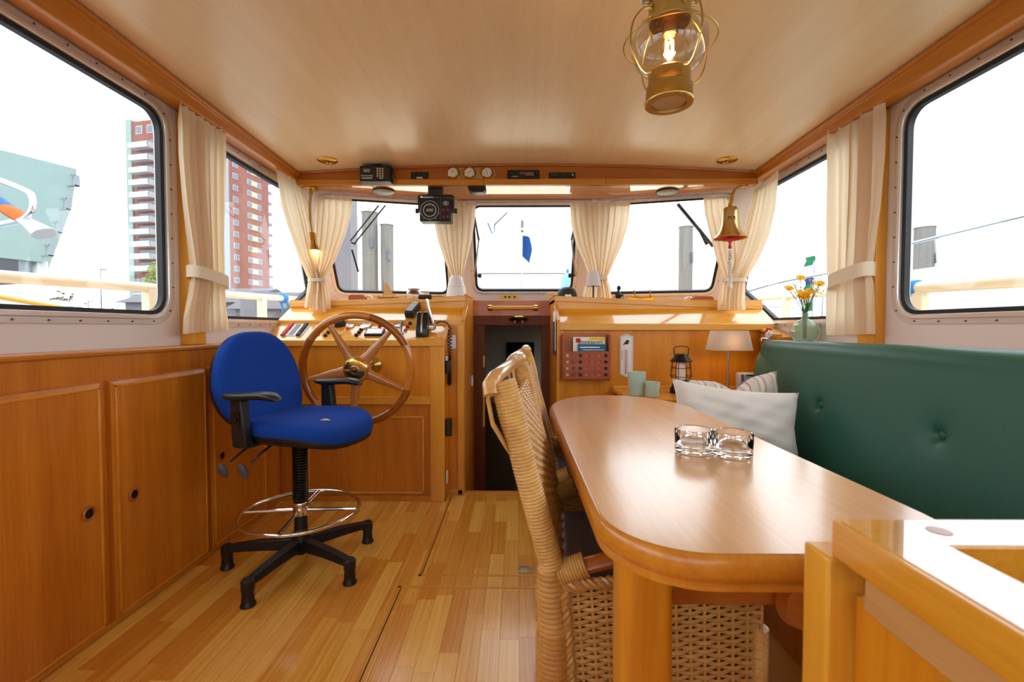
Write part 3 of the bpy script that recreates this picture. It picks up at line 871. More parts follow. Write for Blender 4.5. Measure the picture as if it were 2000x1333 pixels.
# ---- curtains
CUR = {
    'lmid': [(-1.500, 2.013, 2.091, -1.500, 2.332, 2.102), (-1.500, 2.015, 1.848, -1.500, 2.326, 1.888), (-1.500, 2.036, 1.630, -1.500, 2.315, 1.653), (-1.500, 2.063, 1.453, -1.500, 2.306, 1.470), (-1.500, 2.079, 1.346, -1.500, 2.302, 1.328), (-1.500, 2.056, 1.232, -1.500, 2.308, 1.251), (-1.500, 2.022, 1.138, -1.500, 2.321, 1.160), (-1.500, 2.013, 1.052, -1.500, 2.323, 1.068)],
    'rmid': [(1.630, 2.376, 2.093, 1.630, 2.039, 2.090), (1.630, 2.361, 1.865, 1.630, 2.040, 1.846), (1.630, 2.354, 1.630, 1.630, 2.053, 1.627), (1.630, 2.341, 1.446, 1.630, 2.079, 1.450), (1.630, 2.331, 1.328, 1.630, 2.099, 1.338), (1.630, 2.342, 1.212, 1.630, 2.081, 1.220), (1.630, 2.348, 1.042, 1.630, 2.064, 1.051)],
    'cl': [(-0.618, 3.390, 2.006, -0.295, 3.390, 2.005), (-0.607, 3.390, 1.878, -0.303, 3.390, 1.877), (-0.577, 3.390, 1.727, -0.326, 3.390, 1.727), (-0.525, 3.390, 1.576, -0.365, 3.390, 1.576), (-0.472, 3.390, 1.443, -0.396, 3.390, 1.443), (-0.487, 3.390, 1.386, -0.373, 3.390, 1.386), (-0.503, 3.390, 1.288, -0.358, 3.390, 1.287)],
    'cr1': [(0.393, 3.390, 2.003, 0.596, 3.390, 2.003), (0.404, 3.390, 1.838, 0.597, 3.390, 1.838), (0.439, 3.390, 1.688, 0.605, 3.390, 1.687), (0.500, 3.390, 1.556, 0.614, 3.390, 1.555), (0.539, 3.390, 1.442, 0.622, 3.390, 1.442), (0.501, 3.390, 1.385, 0.622, 3.390, 1.385), (0.479, 3.390, 1.279, 0.623, 3.390, 1.279)],
    'cr2': [(0.587, 3.380, 2.000, 0.835, 3.380, 1.999), (0.588, 3.380, 1.835, 0.817, 3.380, 1.835), (0.592, 3.380, 1.686, 0.773, 3.380, 1.685), (0.601, 3.380, 1.554, 0.714, 3.380, 1.554), (0.605, 3.380, 1.441, 0.665, 3.380, 1.441), (0.602, 3.380, 1.384, 0.688, 3.380, 1.384), (0.602, 3.380, 1.279, 0.712, 3.380, 1.279)],
    'lside': [(-1.500, 2.836, 2.077, -1.490, 3.148, 2.085), (-1.480, 2.852, 1.848, -1.445, 3.162, 1.931), (-1.460, 2.885, 1.729, -1.410, 3.151, 1.788), (-1.420, 2.952, 1.546, -1.370, 3.110, 1.571), (-1.386, 3.040, 1.407, -1.326, 3.070, 1.410), (-1.392, 3.030, 1.355, -1.309, 3.060, 1.357), (-1.409, 3.020, 1.269, -1.292, 3.050, 1.271), (-1.412, 3.010, 1.217, -1.286, 3.050, 1.185)],
    'lws': [(-1.416, 3.220, 2.026, -1.167, 3.260, 2.000), (-1.405, 3.190, 1.868, -1.169, 3.240, 1.880), (-1.394, 3.160, 1.720, -1.195, 3.200, 1.727), (-1.377, 3.110, 1.536, -1.245, 3.140, 1.540), (-1.369, 3.080, 1.411, -1.300, 3.090, 1.412), (-1.380, 3.080, 1.359, -1.278, 3.085, 1.359), (-1.395, 3.080, 1.273, -1.261, 3.085, 1.273), (-1.403, 3.080, 1.200, -1.259, 3.085, 1.207)],
    'rws': [(1.325, 3.270, 2.019, 1.520, 3.230, 2.021), (1.326, 3.240, 1.874, 1.515, 3.200, 1.864), (1.347, 3.200, 1.723, 1.519, 3.160, 1.714), (1.369, 3.140, 1.537, 1.493, 3.100, 1.531), (1.393, 3.090, 1.409, 1.471, 3.080, 1.408), (1.371, 3.085, 1.357, 1.479, 3.080, 1.357), (1.359, 3.085, 1.271, 1.487, 3.080, 1.271), (1.353, 3.085, 1.199, 1.488, 3.080, 1.199)],
    'rside': [(1.620, 3.128, 2.011, 1.630, 2.864, 2.055), (1.575, 3.123, 1.845, 1.610, 2.861, 1.812), (1.540, 3.118, 1.706, 1.590, 2.889, 1.660), (1.500, 3.116, 1.568, 1.550, 2.923, 1.521), (1.439, 3.070, 1.407, 1.521, 3.030, 1.403), (1.421, 3.060, 1.355, 1.510, 3.020, 1.351), (1.404, 3.050, 1.269, 1.503, 3.010, 1.267), (1.398, 3.050, 1.198, 1.507, 3.010, 1.196)],
}
def curtain(key, label, folds, amp, N, tie_row, band_h=.035, hang=None, group='cream curtains tied back at the cabin windows', swing=None, tie_out=.02):
    rws = CUR[key]; n = len(rws)
    L = [V(r[:3]) for r in rws]; Rr = [V(r[3:]) for r in rws]
    N = V(N)
    def at(lst, t):
        x = t * (n - 1); i = min(int(x), n - 2); f = x - i
        f2 = f * f * (3 - 2 * f) * .35 + f * .65
        return lst[i].lerp(lst[i + 1], f2)
    root = thing('curtain', label, 'curtain', tuple((L[-1] + Rr[-1]) / 2), group=group)
    w0 = (Rr[0] - L[0]).length; ph = random.uniform(0, 6)
    tt = tie_row / (n - 1)
    def fn(u, v):
        a, b = at(L, v), at(Rr, v)
        w = (b - a).length
        uu = u + .018 * math.sin(5 * v + ph + 7 * u)
        g = min(2.2, (w0 / max(w, .02)) ** .5)
        k = 2 * PI * folds * uu
        am = amp * g * (.75 + .35 * math.sin(2.3 * folds * u + ph))
        if abs(v - tt) < .06: am *= .55 + .45 * abs(v - tt) / .06
        if v < .06: am *= .45 + .55 * v / .06
        o = math.sin(k + ph + .5 * math.sin(3 * v + 4 * u)) + .28 * math.sin(2.1 * k + 1.3 + 2 * v)
        side = math.cos(k + ph) * .18 * w / folds
        return a.lerp(b, u) + (b - a).normalized() * side * math.sin(PI * u) + N * (am * o + amp)
    nu = int(folds * 14)
    mb = MB().grid(fn, nu, 64)
    c = mb.build('cloth', curtain_m, root, smooth=180)
    # heading tape
    mb = MB().grid(lambda u, v: fn(u, v * .035) + N * .0015, nu, 3)
    mb.build('heading_tape', tie_m, root, smooth=180)
    # tie band
    a, b = at(L, tt), at(Rr, tt); d = (b - a).normalized(); up = V((0, 0, 1))
    c0 = (a + b) / 2 + N * amp; hw = (b - a).length / 2 + .008; dp = amp * 1.9 + tie_out
    sl = (swing or 0)
    rs = []
    for k in range(24):
        t = 2 * PI * k / 24
        p = c0 + d * hw * math.copysign(abs(math.cos(t)) ** .8, math.cos(t)) + N * dp * math.copysign(abs(math.sin(t)) ** .8, math.sin(t)) + up * sl * math.cos(t)
        rs.append([p - up * band_h / 2, p + up * band_h / 2, p + up * band_h / 2 * .8 - (p - c0).normalized() * .004, p - up * band_h / 2 * .8 - (p - c0).normalized() * .004])
    MB().rings(rs, False, True, True).build('tieback', tie_m, root, smooth=60)
    return root
curtain('lmid', 'cream curtain tied low between the two helm side windows', 7, .017, (1, 0, 0), 4.2, .055, swing=-.012)
curtain('rmid', 'cream curtain tied back beside the mullion post above the green bench', 4.5, .020, (-1, 0, 0), 4.1, .065, swing=.02)
curtain('lside', 'cream curtain swept forward from the side window next to the brass spot lamp', 6, .012, (.85, -.5, 0), 4.2, .022, tie_out=.006)
curtain('lws', 'cream curtain on the windscreen behind the hanging brass spot lamp', 6, .012, (.2, -.98, 0), 4.2, .022, tie_out=.006)
curtain('cl', 'cream curtain beside the middle windscreen, behind the black navigation display', 7, .014, (0, -1, 0), 4.0, .022, tie_out=.006)
curtain('cr1', 'cream curtain at the middle windscreen next to the black dome speaker', 5, .014, (0, -1, 0), 4.0, .022, tie_out=.006)
curtain('cr2', 'cream curtain above the tiny white table lamp and kneeling figure', 5, .014, (0, -1, 0), 4.0, .022, tie_out=.006)
curtain('rws', 'cream curtain on the windscreen directly behind the ship bell', 5, .012, (-.2, -.98, 0), 4.2, .024, tie_out=.006)
curtain('rside', 'cream curtain swept forward from the side window beside the ship bell', 6, .012, (-.85, -.5, 0), 4.2, .024, tie_out=.006)

# ---- blue office chair, local frame: faces +X, origin on the floor
oc_ = thing('office_chair', 'blue fabric drafting chair on a black five star base with chrome foot ring', 'chair', (-.98, 2.04, 0), R(-16.4))
def L_(mb, name, m, par=oc_, **k): return mb.build(name, m, par, local=True, **k)
hub = L_(MB().lathe([(.0, .055), (.028, .055), (.03, .06), (.036, .07), (.04, .12), (.03, .14), (.024, .30), (0, .30)], n=24), 'base_hub', blackp)
for i in range(5):
    a = R(43 + 16.4 + 72 * i); M = Matrix.Rotation(a, 4, 'Z')
    rs = []
    for t in range(9):
        s = t / 8; r = .02 + .30 * s
        z = .125 - .02 * s ** 2.2; h = .052 - .022 * s; wd = .026 - .006 * s
        if t == 8: h *= .9
        rs.append([M @ V((r, wd, z - h)), M @ V((r, wd * .75, z)), M @ V((r, -wd * .75, z)), M @ V((r, -wd, z - h))])
    lg_ = L_(MB().rings(rs), 'base_leg', blackp, bevel=.004)
    p = M @ V((.318, 0, 0))
    L_(MB().lathe([(.027, 0), (.029, .004), (.027, .012), (.0235, .016), (.0225, .06), (.025, .064), (.025, .10), (.018, .107), (0, .108)], (p.x, p.y, 0), n=18), 'glide', blackp, lg_)
pr_ = [(.0, .28), (.031, .28)]
for i in range(22):
    z = .30 + i * .0122
    pr_ += [(.030, z), (.0345, z + .004), (.0345, z + .008), (.030, z + .0122)]
pr_ += [(.034, .575), (.036, .60), (0, .60)]
L_(MB().lathe(pr_, n=24), 'gas_column', blackg)
L_(MB().lathe([(.026, .225), (.030, .228), (.032, .232), (.032, .262), (.0355, .265), (.0355, .285), (.033, .29)], n=24), 'ring_collar', chrome)
fr = L_(MB().tube([(.253 * math.cos(2 * PI * k / 48), .253 * math.sin(2 * PI * k / 48), .247) for k in range(48)], .0095, 10, loop=True), 'foot_ring', chrome)
for k in range(4):
    a = R(22 + 90 * k)
    L_(MB().tube([(.03 * math.cos(a), .03 * math.sin(a), .252), (.25 * math.cos(a), .25 * math.sin(a), .248)], .0075, 8), 'ring_spoke', chrome, fr)
L_(MB().box(-.13, .10, -.07, .07, .575, .612).box(-.19, -.10, -.045, .045, .545, .60), 'tilt_mechanism', blackp, bevel=.008)
for (y, dx) in ((-.10, -.06), (-.085, .035)):
    a0 = V((-.10 + dx, y, .57)); a1 = a0 + V((-.02, -.045, -.03)); a2 = a1 + V((-.018, -.04, -.035))
    lv = L_(MB().tube([a0, a1, a2], .0055, 8), 'lever', blackg)
    tip = a2 + V((-.012, -.024, -.030))
    L_(MB().sphere((0, 0, 0), .036, 14, 8, (.55, .42, 1.25)).xf(Matrix.Translation(tip) @ Matrix.Rotation(R(32), 4, 'X') @ Matrix.Rotation(R(12), 4, 'Y')), 'paddle', greyp, lv)
def seat_warp(p):
    x = p.x
    drop = -.035 * max(0, (x - .10) / .15) ** 2 + .012 * max(0, (-x - .12) / .12)
    dish = .012 * (abs(p.y) / .24) ** 2
    return V((x, p.y * (1 - .10 * max(0, -x / .24)), p.z + drop + dish))
sprof = [(.86, .615), (.93, .612), (.98, .620), (1.0, .640), (.995, .658), (.97, .672), (.92, .681), (.80, .686), (.5, .688), (.15, .687)]
Ms = Matrix.Translation((.05, 0, 0))
L_(pad(.255, .248, 2.8, sprof, seat_warp).xf(Ms), 'seat', bluef, smooth=80)
L_(pad(.253, .246, 2.8, [(.70, .590), (.90, .594), (.985, .610), (1.0, .628), (.99, .634)], seat_warp).xf(Ms), 'seat_shell', blackp, smooth=80)
# foam showing through a tear on the seat
def blot(u, v):
    a = 2 * PI * u; r = v * (.0165 + .004 * math.sin(3 * a + 1) + .003 * math.sin(5 * a))
    p = V((.185 + r * math.cos(a), -.055 + 1.15 * r * math.sin(a), 0))
    q = seat_warp(V((p.x - .05, p.y, .6865)))
    return (p.x, p.y, q.z + .0022 * (1 - v * v) + .0005)
L_(MB().grid(blot, 20, 4), 'foam_patch', mat('bare_foam', (206, 186, 146), .95, bump=.6, bscale=300), smooth=60)
def back_warp(p):
    # pad built flat: x -> up, y -> across, z -> thickness towards the sitter
    k = 1 - .16 * max(0, p.x / .22) - .05 * max(0, -p.x / .22)
    y = p.y * k
    z = p.z + .30 * y * y + .05 * (p.x / .22) ** 2 * (1 if p.x < 0 else .3) - .015
    return V((p.x, y, z))
bprof = [(.9, -.012), (.97, -.008), (1.0, .012), (.99, .030), (.95, .044), (.86, .052), (.6, .057), (.2, .058)]
Mb = Matrix.Translation((-.240, 0, .828)) @ Matrix.Rotation(R(-10), 4, 'Y') @ Matrix(((0, 0, 1, 0), (0, 1, 0, 0), (1, 0, 0, 0), (0, 0, 0, 1)))
L_(pad(.235, .238, 2.6, bprof, back_warp).xf(Mb), 'backrest', bluef, smooth=80)
L_(pad(.233, .236, 2.6, [(.5, -.034), (.85, -.030), (.97, -.022), (1.0, -.006), (.995, .004)], back_warp).xf(Mb), 'back_shell', blackp, smooth=80)
L_(MB().tube([(-.14, 0, .565), (-.25, 0, .565), (-.285, 0, .60), (-.29, 0, .70), (-.30, 0, .84)], .022, 10, flat=.6), 'back_bar', blackp)
for s in (-1, 1):
    y = s * .262
    am = MB()
    pts = [(.5, 0), (.85, .002), (1.0, .010), (1.0, .018), (.9, .026), (.5, .029), (.1, .0295)]
    def aw(p, y=y, s=s):
        z = p.z - .012 * max(0, (p.x - .05) / .08) ** 2 + .004 * math.sin(p.x * 20)
        return V((p.x + .01, p.y * (1.05 - .25 * p.x / .13) + y, z + .795))
    ap = L_(pad(.132, .041, 3.2, pts, aw, 40), 'arm_pad', blackp, smooth=70)
    L_(MB().rings([[V((x0, y - .02, z)), V((x1, y - .02, z)), V((x1, y + .02, z)), V((x0, y + .02, z))] for x0, x1, z in ((-.075, -.005, .60), (-.085, .0 - .02, .70), (-.085, -.03, .80))]), 'arm_post', blackp, bevel=.006)
    L_(MB().obox((-.055, y - s * .0 + s * .021, .72), (.045, .006, .05)).lathe([(.013, 0), (.013, .006)], (-.055, y + s * .022, .715), (0, s, 0), 16), 'arm_plate', blackg, ap)
    L_(MB().obox((-.04, y * .5, .604), (.05, abs(y) - .0, .016)), 'arm_bracket', blackp, bevel=.003)

# ---- steering wheel
sw = thing('steering_wheel', 'large varnished wooden steering wheel with brass hub on the helm console', 'steering wheel', (-.879, 2.50, .85))
WX, WY, WZ = -.879, 2.50, .85
tilt = R(4)
def wp(r, a, d=0):
    p = V((r * math.cos(a), d, r * math.sin(a)))
    p = Matrix.Rotation(tilt, 3, 'X') @ p
    return p + V((WX, WY, WZ))
segs = [0, 48, 96, 168, 240, 300, 330, 360]
for a0, a1 in zip(segs, segs[1:]):
    n = max(4, (a1 - a0) // 4)
    MB().tube([wp(.300, R(a0 - 22 + (a1 - a0) * k / n)) for k in range(n + 1)], .0215, 14).build('rim_segment', wheelw, sw)
for k in range(5):
    a = R(48 + 72 * k)
    rs = []
    for r_, wd, th in ((.045, .032, .018), (.08, .031, .018), (.11, .025, .016), (.135, .027, .015), (.17, .022, .013), (.23, .017, .012), (.285, .014, .011)):
        c = wp(r_, a); t = (wp(r_, a + .01) - wp(r_, a - .01)).normalized(); dpt = V((0, -1, 0))
        rs.append([c + t * wd * math.cos(2 * PI * j / 12) + dpt * th * math.sin(2 * PI * j / 12) for j in range(12)])
    MB().rings(rs).build('spoke', spokew, sw)
ax = (Matrix.Rotation(tilt, 3, 'X') @ V((0, -1, 0)))
hubw = MB().lathe([(0, -.03), (.070, -.03), (.075, -.02), (.074, .012), (.066, .018), (0, .018)], (WX, WY, WZ), ax, 32).build('hub', spokew, sw)
hbr = MB().lathe([(0, .017), (.066, .017), (.068, .022), (.065, .026), (.05, .030), (0, .033)], (WX, WY, WZ), ax, 32).build('hub_cap', brass, sw)
c0 = V((WX, WY, WZ)) + ax * .033
MB().lathe([(.019, 0), (.024, .001), (.027, .0035), (.024, .005), (.019, .005)], c0, ax, 24, cap=False).obox(c0 + V((.04, .002, 0)), (.034, .004, .010)).obox(c0 + V((-.04, .002, 0)), (.034, .004, .010)).build('emblem', brass_old, hbr)
for k in range(6):
    a = R(30 + 60 * k); p = wp(.066, a) + ax * .016
    MB().cyl(p, p + ax * .004, .005, .004, 10).build('hub_bolt', brass_old, hubw)
MB().cyl((WX, WY + .03, WZ), (WX, 2.80, WZ), .017).lathe([(.05, 0), (.05, .012), (.03, .03), (.018, .04)], (WX, 2.80, WZ), (0, -1, 0), 24).build('shaft', brass_old, sw)

# ---- wicker chairs, local frame: faces +X, near post at y = 0, far post at y = .52
def weave(mb, fn, U, W_, du=.030, dv=.0082, r=.0046, amp=.0042):
    """basket weave over fn(u,v,d), u 0..U, v 0..W_"""
    ns = max(2, int(U / du)); k = 4
    for j in range(int(W_ / dv) + 1):
        v = j * dv; sgn = 1 if j % 2 else -1
        pts = []
        for i in range(ns * k + 1):
            u = U * i / (ns * k)
            pts.append(fn(u, v, sgn * amp * math.cos(PI * i / k)))
        mb.tube(pts, r, 4, cap=False)
    for i in range(ns + 1):
        u = U * i / ns
        mb.tube([fn(u, 0, 0), fn(u, W_ / 2, 0), fn(u, W_, 0)], .0045, 5, cap=False)
    return mb
def braid(mb, pts, r=.006, tw=.008, pitch=.045):
    pts = [V(p) for p in pts]; segs = []; 
    tot = sum((b - a).length for a, b in zip(pts, pts[1:])); N_ = int(tot / .008)
    def at(s):
        for a, b in zip(pts, pts[1:]):
            l = (b - a).length
            if s <= l: return a + (b - a) * (s / l), (b - a).normalized()
            s -= l
        return pts[-1], (pts[-1] - pts[-2]).normalized()
    for ph in (0, 2 * PI / 3, 4 * PI / 3):
        out = []
        for i in range(N_ + 1):
            s = tot * i / N_; p, t = at(s); U, W2, _ = uvw(t); a = 2 * PI * s / pitch + ph
            out.append(p + (U * math.cos(a) + W2 * math.sin(a)) * tw)
        mb.tube(out, r, 5)
    return mb
def wrapped(mb, pts, r, n=14, pitch=.0075):
    pts = [V(p) for p in pts]; tot = sum((b - a).length for a, b in zip(pts, pts[1:]))
    out = []; rad = []
    N_ = int(tot / pitch) * 3
    cum = [0]
    for a, b in zip(pts, pts[1:]): cum.append(cum[-1] + (b - a).length)
    for i in range(N_ + 1):
        s = tot * i / N_; k = max(j for j in range(len(cum)) if cum[j] <= s + 1e-9); k = min(k, len(pts) - 2)
        f = (s - cum[k]) / (cum[k + 1] - cum[k])
        out.append(pts[k].lerp(pts[k + 1], f)); rad.append((r(s / tot) if callable(r) else r) + (.0022 if i % 3 == 1 else (.0022 if i % 3 == 2 else 0)))
    return mb.tube(out, rad, n)
WD = .50
wc = thing('wicker_chair', 'tall wicker chair with a grey cushion pushed under the near end of the table', 'chair', (.0, 1.0, 0), R(-4.5), group='wicker chairs at the table')
def C_(mb, name, m, par=wc, **k): return mb.build(name, m, par, local=True, **k)
for y in (0, WD):
    C_(wrapped(MB(), [(-.028, y, .962), (-.012, y, .90), (.020, y, .77), (.058, y, .63), (.080, y, .55)], lambda t: .0255 + .0035 * math.sin(PI * min(1, t * 3.2))), 'back_post', rattan, smooth=60)
    C_(wrapped(MB(), [(.075, y, .55), (.085, y, .40), (.082, y, .2), (.065, y, .02)], lambda t: .027 + .012 * math.sin(PI * t), pitch=.011), 'rear_leg', rattan_d, smooth=60)
    C_(MB().cyl((.063, y, 0), (.066, y, .03), .018, .02), 'foot', rattan_g)
    st_ = [(-.052, y - .02, .958), (-.060, y - .02, .925), (-.050, y - .016, .87), (-.022, y - .006, .82), (.004, y, .78)] if y == 0 else [(-.046, y - .03, .95), (-.042, y - .034, .90), (-.02, y - .034, .84), (.01, y - .03, .78)]
    C_(MB().tube(st_, .013, 8, flat=.35), 'strap', rattan)
    C_(MB().tube([(.52, y, 0), (.52, y, .44)], .02, 12), 'front_leg', rattan_g)
    C_(MB().tube([(.15, y, .555), (.30, y, .60), (.46, y, .635)], .022, 10, flat=.8), 'arm_bar', mahog)
    C_(wrapped(MB(), [(.095, y, .535), (.155, y, .560)], .0255, pitch=.006), 'arm_binding', rattan, smooth=60)
    # woven side
    yo = y + (-.012 if y == 0 else .012); sg_ = -1 if y == 0 else 1
    def sfn(u, v, d, yo=yo, sg_=sg_):
        x0 = .105 + .05 * (1 - v / .44) * 0 + .035 * (1 - v / .44)
        top = .515 + .07 * (u / .42)
        return V((x0 + u * (1 + 0 * v) * (.52 - x0) / .42, yo + sg_ * d, .06 + v * (top - .06) / .44))
    C_(weave(MB(), sfn, .42, .44), 'woven_side', rattan_d, smooth=60, kind='stuff')
    C_(braid(MB(), [sfn(0, 0, .004), sfn(0, .44, .004), sfn(.2, .44, .004), sfn(.42, .44, .004)]), 'braid', rattan_d, smooth=60)
C_(MB().tube([(-.052, -.03, .935), (-.056, -.022, .955), (-.050, .01, .968), (-.040, .10, .975), (-.034, .25, .978), (-.034, .40, .975), (-.045, .50, .968), (-.05, .525, .95)], .0165, 12), 'top_rail', rattan_g)
C_(MB().lathe([(.0, -.028), (.02, -.024), (.026, 0), (.02, .024), (0, .028)], (-.028, WD, .975), (0, 1, 0), 16), 'rail_knot', rattan_g)
def bfn(u, v, d):
    z = .50 + v * .42 / .42; t = (z - .55) / .41
    x = .080 - .108 * t
    return V((x + d + .012, .012 + u * (WD - .024) / .476, z))
C_(weave(MB(), bfn, .476, .42, .03, .0115), 'woven_back', rattan_d, smooth=60, kind='stuff')
C_(weave(MB(), lambda u, v, d: V((.535 + d, .012 + u, .06 + v)), .476, .36), 'woven_front', rattan_d, smooth=60, kind='stuff')
C_(weave(MB(), lambda u, v, d: V((.055 + d, .012 + u, .06 + v)), .476, .40), 'woven_rear', rattan_d, smooth=60, kind='stuff')
C_(MB().box(.075, .54, .01, WD - .01, .40, .435), 'seat_frame', mahog, bevel=.01)
C_(MB().box(.085, .53, .02, WD - .02, .436, .488), 'cushion', greyc, bevel=.022, seg=4)
dup(wc, (.035, 1.62, 0), R(-4.5), 'tall wicker chair with a grey cushion at the far end of the table')

# ---- pillows
def pillow(name, label, w_, h_, th, m, M, chop=0):
    def surf(sg_):
        def f(u, v):
            x = (u - .5) * 2; y = (v - .5) * 2
            t = max(0, (1 - x ** 4)) ** .5 * max(0, (1 - y ** 4)) ** .5
            px = x * (1 - .11 * (1 - y * y)); py = y * (1 - .13 * (1 - x * x))
            dz = chop * math.exp(-(px / .25) ** 2) * max(0, py + .2)
            wr = (.005 * math.sin(6 * x + 4 * y) + .004 * math.sin(11 * x - 9 * y + 1) + .003 * math.sin(17 * y + 5 * x)) * t
            return M @ V((px * w_ / 2, sg_ * (th * t ** .8 + wr * (t > .1)), py * h_ / 2 - dz))
        return f
    mb = MB().grid(surf(-1), 28, 22).grid(surf(1), 28, 22)
    bm_ = mb.build(name, m, None, smooth=180, local=False)
    return tag(bm_, label, 'pillow', 'pillows on the bench')
strp = stripes('striped_cotton', (214, 204, 194), [(176, 152, 132), (236, 230, 222), (158, 132, 112)], 0, 14)
pw = pillow('white_pillow', 'large white cotton pillow lying in front of the striped one', .575, .345, .095, white_cl,
       Matrix.Translation((1.003, 2.09, .645)) @ Matrix.Rotation(R(6), 4, 'Y') @ Matrix.Rotation(R(-6), 4, 'Z') @ Matrix.Rotation(R(-16), 4, 'X'))
pillow('striped_pillow', 'beige striped pillow leaning behind the white pillow', .46, .37, .07, strp,
       Matrix.Translation((1.125, 2.31, .655)) @ Matrix.Rotation(R(-6), 4, 'Y') @ Matrix.Rotation(R(-8), 4, 'X'), chop=.05)
# ================================================================== INSTRUMENTS AND SMALL THINGS
def bevbox(name, a, m, par, bevel=.004, **k): return MB().box(*a).build(name, m, par, bevel=bevel, **k)
# ---- radio telephone under the ceiling
vh = thing('marine_radio', 'black marine radio with a keypad hanging at the overhead shelf', 'radio', (-.90, 2.99, 2.01))
vb = bevbox('case', (-1.0, -.802, 2.935, 3.018, 2.012, 2.112), blackp, vh, .006)
bevbox('bracket', (-1.0, -.80, 2.95, 3.01, 2.112, 2.118), blackg, vh, .002)
bevbox('bracket_stem', (-.93, -.87, 2.96, 3.0, 2.117, 2.135), blackg, vh, .002)
bevbox('knob', (-.80, -.785, 2.95, 2.985, 2.04, 2.075), blackg, vh, .004)
bevbox('display_bezel', (-.985, -.918, 2.932, 2.936, 2.062, 2.100), blackg, vb, .001)
bevbox('display', (-.972, -.930, 2.930, 2.933, 2.070, 2.090), mat('lcd_grey', (150, 156, 140), .3), vb, 0)
bevbox('keypad_panel', (-.895, -.822, 2.932, 2.936, 2.026, 2.102), blackg, vb, .001)
km = mat('ivory_keys', (232, 214, 164), .5)
for r_ in range(4):
    for c_ in range(3):
        x = -.881 + c_ * .0165; z = 2.092 - r_ * .0158
        bevbox('key', (x - .0052, x + .0052, 2.929, 2.933, z - .0045, z + .0045), km, vb, .001)
text('STANDARD', .0155, face_cam((-.951, 2.9335, 2.047)), whitep, vb, local=False)
bevbox('print_line', (-.986, -.916, 2.9330, 2.9352, 2.0295, 2.0355), whitep, vb, 0)
bevbox('print_line', (-.872, -.844, 2.9312, 2.9325, 2.0285, 2.0335), whitep, vb, 0)
vh.location += V((-.02, .05, .022))
# ---- switch panel, clock board, car radio, equaliser
sp_ = thing('switch_panel', 'small black panel with three switches on the overhead shelf', 'switch panel', (-.648, 3.08, 2.076))
bevbox('plate', (-.706, -.589, 3.076, 3.086, 2.077, 2.124), blackp, sp_, .002)
for i in range(3): bevbox('switch', (-.697 + .036 * i, -.671 + .036 * i, 3.070, 3.077, 2.096, 2.116), blackg, sp_, .003)
bevbox('tag', (-.667, -.628, 3.0745, 3.077, 2.080, 2.090), whitep, sp_, 0)
cb = thing('clock_board', 'wooden board with three round brass ship instruments on the overhead shelf', 'clock board', (-.30, 3.08, 2.075))
MB().plate([(-.464, 2.095), (-.444, 2.076), (-.158, 2.076), (-.138, 2.095), (-.138, 2.135), (-.158, 2.154), (-.444, 2.154), (-.464, 2.135)], [], lambda u, v, d: (u, 3.075 + d, v), 0, .011).build('board', ashw, cb, bevel=.003)
for i, x in enumerate((-.42, -.31, -.193)):
    c = (x, 3.073, 2.113)
    g = MB().lathe([(.042, 0), (.043, .006), (.036, .014), (.034, .024), (.031, .026), (.029, .024)], c, (0, -1, -.12), 28, cap=False).build('bezel', brass, cb)
    d_ = MB().lathe([(0, .023), (.03, .023)], c, (0, -1, -.12), 28, cap=False).build('dial', paper, cb)
    tk = MB()
    for k in range(12):
        a = 2 * PI * k / 12
        tk.obox((c[0] + .024 * math.cos(a), 3.0485 + .0029 + .0, c[2] - .0030 + .024 * math.sin(a)), (.004, .0012, .0012), Matrix.Rotation(-a, 3, 'Y'))
    tk.build('tick_marks', ink, d_, kind='stuff')
    a = R((70, 62, 100)[i])
    for L_h, aa in ((.02, a), (.014, a + 1.2 + i)):
        MB().obox((c[0] + L_h / 2 * math.cos(aa), 3.0485, c[2] - .003 + L_h / 2 * math.sin(aa)), (L_h, .0012, .0024), Matrix.Rotation(-aa, 3, 'Y')).build('hand', ink, d_)
cr_ = thing('cassette_radio', 'black cassette radio set into the overhead shelf', 'radio', (.05, 3.08, 2.068))
bevbox('front', (-.058, .157, 3.066, 3.086, 2.079, 2.132), blackp, cr_, .003)
bevbox('tape_slot', (.025, .115, 3.063, 3.067, 2.104, 2.117), greyp, cr_, .001)
bevbox('dial_strip', (.062, .118, 3.063, 3.067, 2.096, 2.102), orange, cr_, 0)
for x, z in ((-.035, 2.105), (.135, 2.105)): MB().cyl((x, 3.066, z), (x, 3.055, z), .009).build('knob', blackg, cr_)
bevbox('button_strip', (-.03, .01, 3.063, 3.067, 2.086, 2.092), steel, cr_, .001)
eq = thing('equaliser', 'slim black equaliser with a row of sliders on the overhead shelf', 'equaliser', (.31, 3.08, 2.083))
bevbox('front', (.219, .398, 3.072, 3.086, 2.083, 2.118), blackp, eq, .002)
for i in range(8): bevbox('slider', (.236 + .0125 * i, .243 + .0125 * i, 3.068, 3.073, 2.090, 2.110), blackg, eq, .001)
MB().cyl((.378, 3.072, 2.1), (.378, 3.066, 2.1), .007).build('knob', brass_old, eq)
